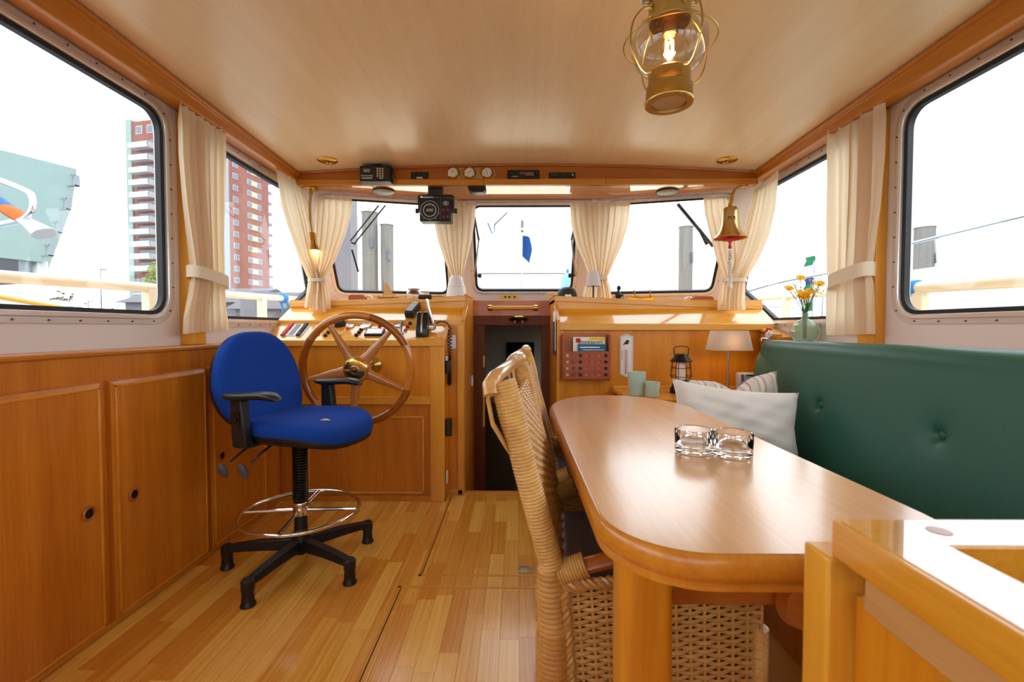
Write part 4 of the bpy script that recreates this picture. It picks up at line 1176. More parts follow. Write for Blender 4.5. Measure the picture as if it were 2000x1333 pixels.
# ---- dome lights and vent under the shelf
for x, y, lab in ((-.924, 3.20, 'round grey dome light under the overhead shelf above the helm'), (1.057, 3.225, 'round grey dome light under the overhead shelf near the bell')):
    t = thing('dome_light', lab, 'light', (x, y, 2.0))
    MB().lathe([(.073, 0), (.073, -.010), (.066, -.014), (.05, -.020), (.02, -.023), (0, -.0235)], (x, y, 2.036), n=32).build('dome', mat('dome_grey', (150, 156, 158), .3), t)
    MB().lathe([(.074, .0), (.076, -.004), (.074, -.009), (.072, -.009)], (x, y, 2.036), n=32, cap=False).build('rim', blackp, t)
vt = thing('vent_box', 'small black ventilation box under the overhead shelf', 'vent', (-.268, 3.15, 1.99))
MB().rings([[V((-.33, 3.10, 2.036)), V((-.205, 3.10, 2.036)), V((-.205, 3.20, 2.036)), V((-.33, 3.20, 2.036))], [V((-.318, 3.115, 2.008)), V((-.212, 3.115, 2.008)), V((-.212, 3.19, 2.008)), V((-.318, 3.19, 2.008))]]).build('body', blackp, vt, bevel=.003)
bevbox('grey_lens', (-.305, -.222, 3.125, 3.185, 2.002, 2.009), greyp, vt, .002)
# ---- navigation display
nv = thing('navigation_display', 'black navigation display with a round dial hanging in the windscreen', 'display', (-.545, 3.14, 1.80))
nb = bevbox('case', (-.655, -.44, 3.10, 3.20, 1.802, 1.962), blackp, nv, .008)
bevbox('bracket_top', (-.66, -.435, 3.11, 3.19, 1.975, 1.985), blackg, nv, .002)
for x in (-.672, -.438): bevbox('bracket_arm', (x, x + .014, 3.13, 3.17, 1.87, 1.984), blackg, nv, .002)
for x in (-.69, -.425): MB().cyl((x, 3.15, 1.883), (x + .02, 3.15, 1.883), .017).build('clamp_knob', blackg, nv)
bevbox('hanger', (-.60, -.50, 3.12, 3.18, 1.985, 2.036), blackg, nv, .002)
for r_, w_ in ((.062, .0012), (.042, .0022)):
    MB().tube([(-.585 + r_ * math.cos(2 * PI * k / 40), 3.0992, 1.876 + r_ * math.sin(2 * PI * k / 40)) for k in range(40)], w_, 6, loop=True).build('dial_ring', whitep, nb)
for k in range(4): MB().tube([(-.603 + .012 * k + (.0042 * math.cos(2 * PI * j / 12)), 3.0988, 1.876 + .009 * math.sin(2 * PI * j / 12)) for j in range(12)], .0011, 5, loop=True).build('digit', whitep, nb)
tk = MB()
for k in range(5):
    a = R(200 + 35 * k) ; tk.obox((-.585 + .068 * math.cos(a), 3.099, 1.876 + .068 * math.sin(a)), (.006, .001, .002), Matrix.Rotation(-a, 3, 'Y'))
for k in range(3):
    a = R(60 + 30 * k); tk.obox((-.585 + .034 * math.cos(a), 3.099, 1.876 + .034 * math.sin(a)), (.008, .001, .002), Matrix.Rotation(-a, 3, 'Y'))
tk.build('dial_marks', whitep, nb, kind='stuff')
bevbox('divider', (-.511, -.509, 3.0985, 3.101, 1.812, 1.952), greyp, nb, 0)
MB().tube([(-.476 + .018 * math.cos(2 * PI * k / 20), 3.0992, 1.922 + .013 * math.sin(2 * PI * k / 20)) for k in range(20)], .0015, 6, loop=True).obox((-.476, 3.099, 1.922), (.012, .001, .012)).build('icon', whitep, nb)
for x in (-.492, -.463):
    for z in (1.878, 1.833): MB().obox((x, 3.099, z), (.013, .003, .011)).build('red_key', red, nb)
# ---- brass ceiling spots
for x, y, lab in ((-1.203, 2.92, 'small round brass ceiling light at the helm corner'), (1.341, 2.935, 'small round brass ceiling light at the bell corner')):
    z = ceil_z(x, y)
    t = thing('ceiling_light', lab, 'light', (x, y, z - .02))
    MB().lathe([(.062, .004), (.063, -.002), (.055, -.007), (.036, -.009), (.033, -.004)], (x, y, z), n=32, cap=False).build('rim', brass, t)
    MB().lathe([(0, -.006), (.034, -.005)], (x, y, z), n=24, cap=False).build('lens', brass_old, t)
    for k in range(3):
        a = 2 * PI * k / 3 + .5
        MB().obox((x + .017 * math.cos(a), y + .017 * math.sin(a), z - .009), (.03, .006, .004), Matrix.Rotation(a, 3, 'Z')).build('vane', brass, t)
    MB().sphere((x, y, z - .012), .008).build('knob', brass, t)
# ---- hanging brass spot lamp
bs = thing('brass_spot_lamp', 'brass gooseneck spot lamp shining down in front of the corner curtains', 'lamp', (-1.38, 3.10, 1.6))
MB().lathe([(0, 0), (.045, 0), (.047, -.006), (.03, -.014), (.012, -.02), (0, -.02)], (-1.405, 3.13, 2.036), n=28).build('base', brass, bs)
MB().cyl((-1.405, 3.13, 2.02), (-1.405, 3.13, 1.99), .012).sphere((-1.365, 3.13, 2.02), .014).build('joint', brass_old, bs)
MB().tube([(-1.405, 3.13, 2.0), (-1.412, 3.128, 1.92), (-1.409, 3.122, 1.80), (-1.397, 3.115, 1.73)], .0085, 10).build('neck', brass_old, bs)
hd = MB().lathe([(.0, .125), (.024, .122), (.027, .10), (.028, .055), (.032, .045), (.044, .006), (.045, 0), (.042, .002), (.03, .03), (0, .035)], (-1.389, 3.112, 1.605), (-.06, .02, 1), 28).build('head', brass, bs)
MB().lathe([(0, .0075), (.041, .0045)], (-1.389, 3.112, 1.605), (-.06, .02, 1), 28, cap=False).build('glowing_lens', spot_m, bs)
# ---- ship bell
bl = thing('ship_bell', 'brass ship bell painted red inside with a white knotted rope', 'bell', (1.375, 2.97, 1.33))
bx, by_ = 1.377, 2.96
MB().tube(spline([(1.545, 3.09, 2.03), (1.49, 3.05, 2.015), (1.43, 3.0, 1.985), (1.395, 2.97, 1.94), (1.385, 2.962, 1.90), (1.378, 2.96, 1.855)]), .012, 10, flat=.5).lathe([(.03, .004), (.03, -.004)], (1.53, 3.10, 2.032), n=16).build('bracket', brass, bl)
MB().lathe([(.0, .225), (.014, .222), (.016, .205), (.022, .20), (.0, .195)], (bx, by_, 1.655), n=16).build('crown', brass_old, bl)
bb = MB().lathe([(.0, .198), (.035, .197), (.044, .188), (.048, .17), (.05, .13), (.054, .09), (.064, .05), (.083, .022), (.101, .006), (.105, 0), (.102, -.002), (.098, .004)], (bx, by_, 1.655), n=48, cap=False).build('body', mat('bell_brass', (206, 178, 122), .26, 1.0), bl)
MB().lathe([(.098, .003), (.078, .024), (.058, .05), (.045, .10), (.035, .18), (0, .19)], (bx, by_, 1.655), n=48, cap=False).build('red_inside', red, bb)
MB().tube([(bx, by_, 1.83), (bx, by_, 1.70), (bx, by_, 1.65), (bx, by_, 1.62), (bx, by_, 1.595), (bx, by_, 1.585)], [.006, .008, .020, .007, .011, .004], 12).build('clapper', red, bl)
MB().cyl((bx, by_, 1.588), (bx, by_, 1.575), .006).build('swivel', steel, bl)
rp = MB()
for ph in (0, PI):
    rp.tube([(bx + .003 + .007 * math.cos(ph + k * .55), by_ + .007 * math.sin(ph + k * .55), 1.575 - k * .0032) for k in range(74)], .0062, 6)
for z, r_ in ((1.50, .016), (1.345, .017), (1.57, .011)): rp.sphere((bx + .003, by_, z), r_, 12, 8, (1, 1, 1.2))
rp.build('rope', ropew, bl, smooth=60)
for i, ch in enumerate('POL'):
    a = R(-90 - 22 + 22 * i - 12)
    M = Matrix.Translation((bx + .0515 * math.cos(a), by_ + .0515 * math.sin(a), 1.775)) @ Matrix.Rotation(a + PI / 2, 4, 'Z') @ Matrix.Rotation(R(90), 4, 'X')
    text(ch, .034, M, mat('engraving_%d' % i, (96, 70, 34), .5, .6), bb, ext=.0015, local=False)
# ---- brass anchor lamp over the table
al = thing('anchor_lamp', 'brass caged anchor lamp with a glass globe and glowing bulb over the table', 'lamp', (.412, 1.25, 1.68))
lx, ly, l0 = .412, 1.25, 1.682
def LL(prof, nm, m, par=al, cap=False, n=40): return MB().lathe(prof, (lx, ly, l0), n=n, cap=cap).build(nm, m, par)
LL([(.044, .010), (.046, 0), (.062, 0), (.0645, .003), (.0645, .006), (.061, .010), (.060, .045), (.056, .049), (.0545, .052), (.0545, .082), (.050, .086), (.045, .087)], 'oil_font', brass_old)
LL([(0, .012), (.046, .008)], 'font_base', mat('font_base_reflection', (222, 196, 160), .4), cap=False)  # flat pale tan stands in for the reflection in the brass base
LL([(.046, .086), (.066, .094), (.088, .116), (.0985, .145), (.098, .175), (.086, .20), (.066, .215), (.054, .219)], 'glass_globe', thin_glass('globe_glass', (.88, .85, .80), .02, .09, .8), n=48)
LL([(.053, .215), (.0545, .22), (.0545, .285), (.058, .288), (.058, .292), (.055, .295), (.054, .335), (.06, .34), (.05, .36), (.03, .375), (0, .38)], 'chimney', brass_old)
sl_ = MB()
for k in range(36):
    a = 2 * PI * k / 36
    sl_.obox((lx + .0553 * math.cos(a), ly + .0553 * math.sin(a), l0 + .305), (.0012, .0035, .014 if k % 2 else .009), Matrix.Rotation(a, 3, 'Z'))
sl_.build('vent_slots', dark, al, kind='stuff')
for k in range(4):
    a = R(20 + 90 * k); ca, sa = math.cos(a), math.sin(a)
    pts = []
    for r_, z in ((.058, .075), (.075, .068), (.095, .08), (.115, .115), (.122, .155), (.112, .20), (.088, .232), (.066, .242), (.057, .235)):
        pts.append((lx + r_ * ca, ly + r_ * sa, l0 + z))
    MB().tube(spline(pts, 4), .0024, 8).build('cage_wire', brass_old, al)
    MB().sphere((lx + .058 * ca, ly + .058 * sa, l0 + .25), .005).build('wire_hook', brass_old, al)
MB().tube([(lx + .1195 * math.cos(2 * PI * k / 48), ly + .1195 * math.sin(2 * PI * k / 48), l0 + .165) for k in range(48)], .0022, 6, loop=True).build('cage_ring', brass_old, al)
MB().tube([(lx + .062 * math.cos(a), ly, l0 + .275 + .24 * math.sin(a) * .9) for a in [PI * k / 16 for k in range(17)]], .0026, 8).build('bail', brass_old, al)
for s in (-1, 1): MB().tube([(lx + s * .056, ly, l0 + .262), (lx + s * .066, ly, l0 + .262), (lx + s * .072, ly, l0 + .27), (lx + s * .066, ly, l0 + .28), (lx + s * .056, ly, l0 + .279)], .003, 8).build('lug', brass_old, al)
MB().tube([(lx - .006, ly, l0 + .49), (lx, ly, l0 + .484), (lx + .006, ly, l0 + .49), (lx, ly, l0 + .5), (lx, ly, ceil_z(lx, ly))], .003, 8).build('hook', brass_old, al)
MB().lathe([(0, .10), (.0, .10)], (lx, ly, l0), n=8)
MB().lathe([(.018, .215), (.018, .185), (.013, .18)], (lx, ly, l0), n=16).build('socket', brass_old, al)
MB().lathe([(.012, .182), (.019, .172), (.021, .155), (.018, .128), (.011, .118), (0, .115)], (lx, ly, l0), n=20).build('bulb', thin_glass('bulb_glass', (1, .95, .85)), al)
fl_ = MB()
for k in range(4):
    a = 2 * PI * k / 4
    fl_.tube([(lx + .009 * math.cos(a), ly + .009 * math.sin(a), l0 + .172), (lx + .013 * math.cos(a + .4), ly + .013 * math.sin(a + .4), l0 + .132)], .0022, 6)
fl_.build('filament', bulb_m, al)
ld = bpy.data.lights.new('anchor_lamp_light', 'POINT'); ld.energy = .9; ld.color = (1, .70, .36); ld.shadow_soft_size = .015
lo = bpy.data.objects.new('light_source', ld); COL.objects.link(lo); lo.parent = al; lo.location = (0, 0, .155 - 0)
pc = thing('lamp_cable', 'short white cable beside the anchor lamp', 'cable', (.345, 1.27, 1.93))
MB().tube([(.356, 1.25, 1.955), (.343, 1.26, 1.945), (.338, 1.27, 2.0), (.342, 1.30, 2.1), (.345, 1.33, ceil_z(.345, 1.33))], .006, 8).build('cord', whitep, pc)

# ---- helm instruments (parts of the console)
def hp(x, s, h=0):
    y = 2.785 + .19 * s; z = 1.004 + .108 * s
    return V((x, y - .494 * h, z + .869 * h))
HN = V((0, -.494, .869)); HM = Matrix.Rotation(R(29.6), 3, 'X')
def hbox(name, x, s, size, m, par=hc, h=0, bevel=.002): return MB().obox(hp(x, s, h + size[2] / 2), size, HM).build(name, m, par, bevel=bevel)
swb = hbox('switchboard', -1.405, .56, (.14, .15, .004), whitep, h=.0)
for k in range(8):
    s = .24 + .088 * k
    for x, m_, nm in ((-1.455, red, 'red_switch'), (-1.36, blackp, 'black_switch')):
        MB().obox(hp(x, s, .009), (.026, .0125, .012), HM).build(nm, m_, swb, bevel=.002)
MB().obox(hp(-1.41, .56, .0052), (.03, .13, .0012), HM).build('legend', greyp, swb)
def gauge(x, s, r_, m_dial, rim=chrome):
    MB().lathe([(r_, 0), (r_, .006), (r_ * .9, .010), (r_ * .84, .006)], hp(x, s), HN, 28, cap=False).build('gauge_rim', rim, hc)
    MB().lathe([(0, .006), (r_ * .86, .006)], hp(x, s), HN, 28, cap=False).build('gauge_dial', m_dial, hc)
dialm = mat('gauge_face', (226, 230, 236), .15, coat=.5)
gauge(-1.074, .78, .030, dialm); gauge(-.973, .80, .040, dialm); gauge(-.761, .82, .028, dialm)
MB().lathe([(.034, 0), (.034, .02), (.026, .034), (0, .036)], hp(-1.145, .86), HN, 24).build('compass_base', blackp, hc)
MB().lathe([(.036, .034), (.037, .045), (.03, .05), (0, .052)], hp(-1.16, .95), HN, 24).build('compass_glass', chrome, hc)
hbox('square_gauge', -.888, .37, (.115, .075, .016), blackp)
hbox('square_gauge_glass', -.888, .37, (.098, .058, .003), dialm, h=.015, bevel=.001)
for x, s, m_, nm in ((-1.174, .70, orange, 'orange_lamp'), (-1.084, .62, orange, 'orange_lamp'), (-.785, .66, orange, 'orange_lamp'), (-.88, .76, red, 'red_lamp'), (-.699, .72, red, 'red_lamp'), (-.987, .54, blackp, 'push_button'), (-.99, .39, blackp, 'push_button'), (-.997, .24, blackp, 'push_button'), (-1.19, .22, blackp, 'push_button'), (-1.185, .39, blackp, 'push_button'), (-.69, .93, blackp, 'push_button'), (-.704, .54, steel, 'ignition_lock'), (-1.097, .22, mat('green_lamp', (30, 120, 90), .4), 'green_lamp_lens'), (-1.094, .39, whitep, 'white_lamp'), (-1.086, .55, whitep, 'white_lamp'), (-1.262, .22, steel, 'push_button'), (-1.245, .33, blackp, 'push_button')):
    big = nm in ('orange_lamp', 'red_lamp', 'push_button', 'ignition_lock')
    r_ = .0105 if big else .006
    MB().lathe([(r_ * 1.25, 0), (r_ * 1.25, .003), (r_, .004), (r_ * .95, .013 if big else .007), (r_ * .6, .016 if big else .009), (0, .016 if big else .009)], hp(x, s), HN, 16).build(nm, m_, hc)
MB().tube([hp(-.748, .92, .012), hp(-.735, .6, .016), hp(-.712, .25, .012)], .005, 8).lathe([(.009, -.006), (.009, .006)], hp(-.748, .92, .012), HN, 12).lathe([(.011, -.006), (.011, .006)], hp(-.712, .25, .012), HN, 12).build('choke_lever', blackg, hc)
MB().obox(hp(-.595, .14, .002), (.05, .010, .003), HM).build('name_plate', steel, hc)
# ---- throttle
th = thing('throttle_control', 'black single lever throttle with chrome arm on the helm console', 'throttle', (-.575, 2.86, 1.03))
pts = [(2.808, 1.020), (2.905, 1.075), (2.90, 1.150), (2.88, 1.178), (2.855, 1.180), (2.825, 1.15), (2.808, 1.09)]
bd_ = MB().plate(pts, [], lambda u, v, d: (-.622 + d, u, v), 0, .078).build('housing', blackg, th, bevel=.006)
MB().plate([(2.8055, 1.05), (2.806, 1.09), (2.823, 1.152), (2.854, 1.183), (2.857, 1.180), (2.827, 1.15), (2.81, 1.09), (2.809, 1.05)], [], lambda u, v, d: (-.590 + d, u, v), 0, .01).build('trim_stripe', steel, th)
MB().cyl((-.544, 2.862, 1.085), (-.515, 2.862, 1.085), .024, .022, 20).build('pivot', chrome, th)
MB().cyl((-.515, 2.862, 1.085), (-.505, 2.862, 1.085), .013).build('pivot_cap', steel, th)
MB().tube([(-.522, 2.862, 1.085), (-.528, 2.855, 1.12), (-.548, 2.845, 1.20), (-.556, 2.842, 1.262)], [.013, .013, .010, .009], 12).build('arm', chrome, th)
MB().lathe([(0, -.042), (.012, -.041), (.0145, -.035), (.0145, .035), (.012, .041), (0, .042)], (-.568, 2.842, 1.272), (1, 0, 0), 18).build('grip', blackp, th)
# ---- handheld on the upper panel
hh = thing('handheld_set', 'black handheld receiver lying on the sloping upper helm panel', 'handheld', (-.68, 3.05, 1.17))
Mh = Matrix.Rotation(R(28), 3, 'X') @ Matrix.Rotation(R(-9), 3, 'Z')
MB().obox((-.69, 3.035, 1.198), (.06, .155, .052), Mh).build('body', blackp, hh, bevel=.010, seg=3)
MB().obox(V((-.69, 3.035, 1.198)) + Mh @ V((0, -.008, .027)), (.046, .12, .004), Mh).build('face', greyp, hh, bevel=.003)
MB().lathe([(.0, 0), (.019, 0), (.017, .003), (0, .003)], V((-.69, 3.035, 1.198)) + Mh @ V((0, .052, .026)), Mh @ V((0, 0, 1)), 20).build('earpiece', blackg, hh)
# ---- coiled microphone cord and fittings by the companionway
cc = thing('coiled_cable', 'black coiled microphone cable hanging beside the helm console', 'cable', (-.43, 2.87, .74))
def coil(p0, p1, sag, n, r_=.008):
    p0, p1 = V(p0), V(p1); out = []
    for i in range(n * 8 + 1):
        t = i / (n * 8); a = 2 * PI * i / 8
        c = p0.lerp(p1, t) + V((0, 0, -sag * 4 * t * (1 - t)))
        tg = (p1 - p0 + V((0, 0, -sag * 4 * (1 - 2 * t)))).normalized()
        U, W2, _ = uvw(tg)
        out.append(c + (U * math.cos(a) + W2 * math.sin(a)) * r_)
    return out
MB().tube(coil((-.421, 2.895, 1.095), (-.419, 2.83, .90), .26, 46, .0105), .0034, 5).build('coil', blackp, cc, smooth=60)
MB().tube([(-.505, 2.862, 1.105), (-.48, 2.86, 1.118), (-.45, 2.86, 1.118), (-.424, 2.865, 1.10)], .004, 6).build('lead', blackp, cc)
mh = thing('microphone', 'black hand microphone clipped to the helm console side', 'microphone', (-.425, 2.82, .8))
bevbox('body', (-.437, -.408, 2.795, 2.85, .795, .875), blackp, mh, .008)
bevbox('clip', (-.438, -.42, 2.80, 2.83, .875, .905), steel, mh, .002)
bx2 = thing('black_sensor_box', 'small black box fixed low on the helm console side', 'box', (-.42, 2.83, .41))
bevbox('case', (-.437, -.400, 2.80, 2.85, .405, .515), blackg, bx2, .005)
MB().cyl((-.4005, 2.825, .43), (-.398, 2.825, .43), .003).build('led', whitep, bx2)
for nm, a, lab in (('wall_switch', (-.436, -.386, 2.922, 2.93, .945, 1.033), 'white light switch plate behind the coiled cord'), ('wall_socket', (-.438, -.428, 2.80, 2.84, .108, .185), 'white wall socket near the floor on the helm console side'), ('cheek_switch', (-.332, -.322, 3.35, 3.41, .645, .722), 'white rocker switch on the companionway cheek')):
    t = thing(nm, lab, 'switch' if 'switch' in nm else 'socket', tuple((a[0] + a[1]) / 2 if i == 0 else ((a[2] + a[3]) / 2 if i == 1 else a[4]) for i in range(3)))
    bevbox('plate', a, whitep, t, .003)
    c = [(a[0] + a[1]) / 2, (a[2] + a[3]) / 2, (a[4] + a[5]) / 2]
    if nm == 'wall_switch': bevbox('rocker', (c[0] - .014, c[0] + .014, a[2] - .003, a[2] + .001, c[2] - .022, c[2] + .022), paper, t, .002)
    else: bevbox('rocker', (a[1] - .001, a[1] + .003, c[1] - .012, c[1] + .012, c[2] - .018, c[2] + .018), paper, t, .002)
cf = thing('hanging_clipboard', 'white and blue folded papers hanging beside the companionway', 'papers', (.235, 2.95, .9))
bevbox('sheet', (.250, .255, 2.935, 3.08, .93, 1.19), paper, cf, .001)
bevbox('cover', (.246, .249, 2.94, 3.06, .90, 1.12), mat('navy_cover', (40, 52, 96), .5), cf, .001)

# ---- trinkets on the helm shelf
def zs(x): return 1.245 + .030 * (x + 1.555) / 1.21 + .001
def block(name, lab, x, y, z, m, ring_dx, w_=.115, flip=1):
    t = thing(name, lab, 'pulley', (x, y, z))
    for dy in (-.022, .022):
        MB().plate(rpoly([(-w_ / 2, 0), (w_ / 2, 0), (w_ / 2, .058), (-w_ / 2, .058)], .022, 5), [], lambda u, v, d: (x + u, y + dy - .006 + d, z + v), 0, .012).build('cheek', m, t, bevel=.003)
    for zz in (.004, .046): MB().box(x - w_ / 2 + .015, x + w_ / 2 - .015, y - .018, y + .018, z + zz, z + zz + .01).build('spacer', m, t, bevel=.002)
    MB().lathe([(.018, -.014), (.014, 0), (.018, .014)], (x, y, z + .03), (0, 1, 0), 20).build('sheave', steel, t)
    c = V((x + ring_dx, y, z + .03))
    MB().tube([c + V((.028 * math.cos(2 * PI * k / 20) * 1.1, 0, .021 * math.sin(2 * PI * k / 20))) for k in range(20)], .0055, 8, loop=True).build('shackle', chrome, t)
    return t
block('pulley_block', 'brown wooden pulley block with steel ring on the helm shelf', -1.135, 3.26, zs(-1.135), rackw, .075)
sb_ = thing('model_sailboat', 'small wooden model sailing boat with tan sail on the helm shelf', 'model boat', (-.92, 3.27, zs(-.92)))
z0 = zs(-.92)
MB().rings([[V((x, 3.27 - w_, z0 + .035)), V((x, 3.27 + w_, z0 + .035)), V((x, 3.27 + w_ * .5, z0 + .0)), V((x, 3.27 - w_ * .5, z0 + .0))] for x, w_ in ((-.995, .008), (-.97, .022), (-.92, .028), (-.87, .024), (-.842, .008))]).build('hull', rackw, sb_, smooth=30)
MB().cyl((-.953, 3.27, z0 + .03), (-.953, 3.27, z0 + .17), .0025).build('mast', mahog, sb_)
MB().plate([(-.949, .05), (-.86, .052), (-.89, .07), (-.915, .118), (-.928, .145), (-.949, .13)], [], lambda u, v, d: (u, 3.268 + d + .06 * (u + .949) * (u + .85), z0 + v), 0, .003).build('sail', cloth('sail_cloth', (222, 190, 130), .3), sb_)
jr = thing('glass_jar', 'round clear glass jar with metal rim on the helm shelf', 'jar', (-.74, 3.30, zs(-.74)))
z0 = zs(-.74)
MB().lathe([(0, .001), (.034, .001), (.046, .012), (.054, .04), (.052, .068), (.04, .085), (.038, .095), (.035, .095), (.037, .083), (.048, .066), (.050, .04), (.042, .015), (.03, .006), (0, .006)], (-.742, 3.30, z0), n=32, cap=False).build('glass', clear, jr)
MB().lathe([(.040, .086), (.042, .09), (.042, .098), (.037, .099)], (-.742, 3.30, z0), n=32, cap=False).build('rim', steel, jr)
jb = thing('glass_ball', 'small clear glass tealight beside the glass jar', 'glass', (-.655, 3.28, zs(-.65)))
z0 = zs(-.65)
MB().lathe([(0, .001), (.024, .001), (.033, .02), (.034, .045), (.027, .068), (.024, .068), (.030, .045), (.029, .022), (.02, .008), (0, .008)], (-.655, 3.28, z0), n=28, cap=False).build('glass', clear, jb)
wb_ = thing('red_case', 'small reddish brown case lying on the helm shelf', 'case', (-.57, 3.33, zs(-.57)))
bevbox('body', (-.62, -.53, 3.31, 3.35, zs(-.57), zs(-.57) + .035), mahog, wb_, .004); bevbox('lid', (-.621, -.529, 3.309, 3.351, zs(-.57) + .0352, zs(-.57) + .042), mahog, wb_, .002)
wl_ = thing('white_bullet_lamp', 'white bullet shaped lamp standing before the middle curtain on the helm shelf', 'lamp', (-.43, 3.26, zs(-.43)))
z0 = zs(-.43)
MB().lathe([(0, 0), (.068, 0), (.070, .01), (.066, .06), (.060, .095), (.056, .097)], (-.43, 3.26, z0), n=32).build('base', whitep, wl_)
MB().lathe([(.056, .097), (.058, .10), (.054, .13), (.042, .165), (.028, .18), (0, .184)], (-.43, 3.26, z0), n=32).build('dome', whitep, wl_)
bevbox('switch', (-.405, -.395, 3.185, 3.20, z0 + .01, z0 + .03), blackp, wl_, .002)
# ---- trinkets on the right shelf
def zr(x): return 1.274 - .044 * (x - .262) / 1.418 + .001
ds = thing('dome_speaker', 'black dome speaker with small square badge beside the middle windscreen', 'speaker', (.37, 3.36, zr(.37)))
MB().lathe([(0, 0), (.06, 0), (.072, .015), (.074, .05), (.062, .085), (.035, .104), (0, .108)], (.374, 3.36, zr(.37)), n=32).build('dome', mat('grainy_black', (40, 40, 42), .55, bump=.6, bscale=220), ds)
bevbox('badge', (.352, .398, 3.284, 3.292, zr(.37) + .012, zr(.37) + .050), steel, ds, .006)
MB().lathe([(.012, 0), (.012, .004)], (.375, 3.284, zr(.37) + .03), (0, -1, 0), 16).build('badge_ring', brass_old, ds)
ml = thing('mini_table_lamp', 'tiny table lamp with white cone shade on the shelf', 'lamp', (.552, 3.27, zr(.55)))
z0 = zr(.55)
MB().lathe([(0, 0), (.03, 0), (.03, .006), (0, .008)], (.552, 3.27, z0), n=24).build('base', blackp, ml)
MB().cyl((.552, 3.27, z0 + .006), (.552, 3.27, z0 + .20), .006).build('stem', blackp, ml)
MB().lathe([(.056, .11), (.037, .218), (.036, .218), (.055, .11)], (.552, 3.27, z0), n=32, cap=False).build('shade', shade_w, ml)
kf = thing('kneeling_figurine', 'small dark bronze kneeling figurine on the shelf', 'figurine', (.732, 3.26, zr(.73)))
z0 = zr(.73); dm = mat('dark_bronze', (44, 44, 50), .45, .3)
f_ = MB()
f_.sphere((.730, 3.26, z0 + .018), .034, 14, 8, (1, .8, .55)).sphere((.728, 3.26, z0 + .05), .022, 14, 8, (1, .8, 1.3)).tube([(.715, 3.245, z0 + .065), (.745, 3.235, z0 + .045), (.757, 3.235, z0 + .052)], .008, 8).tube([(.715, 3.275, z0 + .065), (.74, 3.28, z0 + .045), (.757, 3.272, z0 + .05)], .008, 8).tube([(.71, 3.26, z0 + .01), (.75, 3.24, z0 + .018), (.762, 3.25, z0 + .02)], .012, 8).cyl((.728, 3.26, z0 + .07), (.73, 3.26, z0 + .09), .008)
f_.build('body', dm, kf, smooth=80)
MB().sphere((.732, 3.258, z0 + .102), .0165, 14, 10, (.9, .9, 1.1)).build('head', dm, kf)
bb_ = thing('glass_boat', 'amber glass boat with two thin masts on the shelf', 'model boat', (.90, 3.28, zr(.9)))
z0 = zr(.9); amb = mat('amber_glass', (232, 160, 40), .12, trans=.55, ior=1.4)
MB().rings([[V((x, 3.28 - w_, z0 + h_ + .034)), V((x, 3.28 + w_, z0 + h_ + .034)), V((x, 3.28 + w_ * .5, z0 + .016)), V((x, 3.28 - w_ * .5, z0 + .016))] for x, w_, h_ in ((.806, .004, .02), (.83, .018, .012), (.90, .026, .006), (.965, .020, .012), (.992, .006, .018))]).build('hull', amb, bb_, smooth=40)
bevbox('stand', (.85, .95, 3.265, 3.295, z0, z0 + .016), ashw, bb_, .002)
for x in (.848, .958): MB().tube([(x, 3.28, z0 + .04), (x + .004, 3.28, z0 + .075), (x - .004, 3.28, z0 + .098)], .004, 8).build('mast', mahog, bb_)
MB().cyl((.78, 3.28, z0 + .057), (.83, 3.28, z0 + .05), .002).build('bowsprit', ashw, bb_)
block('wooden_tackle_block', 'wooden tackle block with steel shackle near the bell curtain', 1.315, 3.24, zr(1.31), rackw, -.09, .145)

# ---- magazine rack
mr = thing('magazine_rack', 'brown wooden magazine rack with lattice front on the console', 'rack', (.445, 2.93, .745))
bevbox('back', (.294, .600, 2.950, 2.958, .745, 1.042), mahog, mr, .002)
for x in (.294, .588): bevbox('side', (x, x + .012, 2.885, 2.950, .742, 1.036), rackw, mr, .002)
bevbox('bottom', (.306, .588, 2.885, 2.950, .752, .762), rackw, mr, .001)
# lattice 7 x 4 openings
xs = [.306 + .0097 + i * .0403 for i in range(7)]; zs_ = [.772 + i * .0405 for i in range(4)]
holes = [[(x, z), (x + .0205, z), (x + .0205, z + .0185), (x, z + .0185)] for x in xs for z in zs_]
MB().plate([(.306, .755), (.588, .755), (.588, .930), (.306, .930)], holes, lambda u, v, d: (u, 2.883 + d, v), 0, .008).build('lattice', rackw, mr, smooth=0)
def book(nm, lab, x0, x1, y, z0, z1, m, grp='magazines in the wooden rack'):
    t = thing(nm, lab, 'magazine', ((x0 + x1) / 2, y, z0), group=grp)
    bevbox('cover', (x0, x1, y, y + .002, z0, z1), m, t, 0)
    bevbox('pages', (x0 + .001, x1 - .002, y + .0022, y + .006, z0 + .001, z1 - .002), paper, t, 0)
    return t
teal_p = mat('teal_print', (14, 96, 130), .4)
m1 = book('puzzle_magazine', 'puzzle magazine with white masthead at the back of the rack', .365, .570, 2.916, .765, 1.020, paper)
bevbox('yellow_band', (.468, .566, 2.9148, 2.916, 1.000, 1.018), yellow, m1, 0)
bevbox('red_initial', (.382, .412, 2.9148, 2.916, .985, 1.012), red, m1, 0)
text('Denksport', .036, face_cam((.474, 2.9142, .988)), ink, m1, local=False)
m2 = book('teal_magazine', 'teal blue magazine in front of the puzzle magazine', .393, .575, 2.906, .765, .975, teal_p)
bevbox('print_line', (.408, .535, 2.9050, 2.906, .951, .9585), whitep, m2, 0)
bevbox('print_line', (.425, .560, 2.9050, 2.906, .936, .9405), steel, m2, 0)
book('green_booklet', 'thin olive green booklet at the left of the magazines', .372, .40, 2.925, .765, .985, mat('olive_cover', (140, 150, 90), .5))
pk = thing('pink_notepads', 'pink notepads behind the rack lattice', 'notepad', (.46, 2.895, .764))
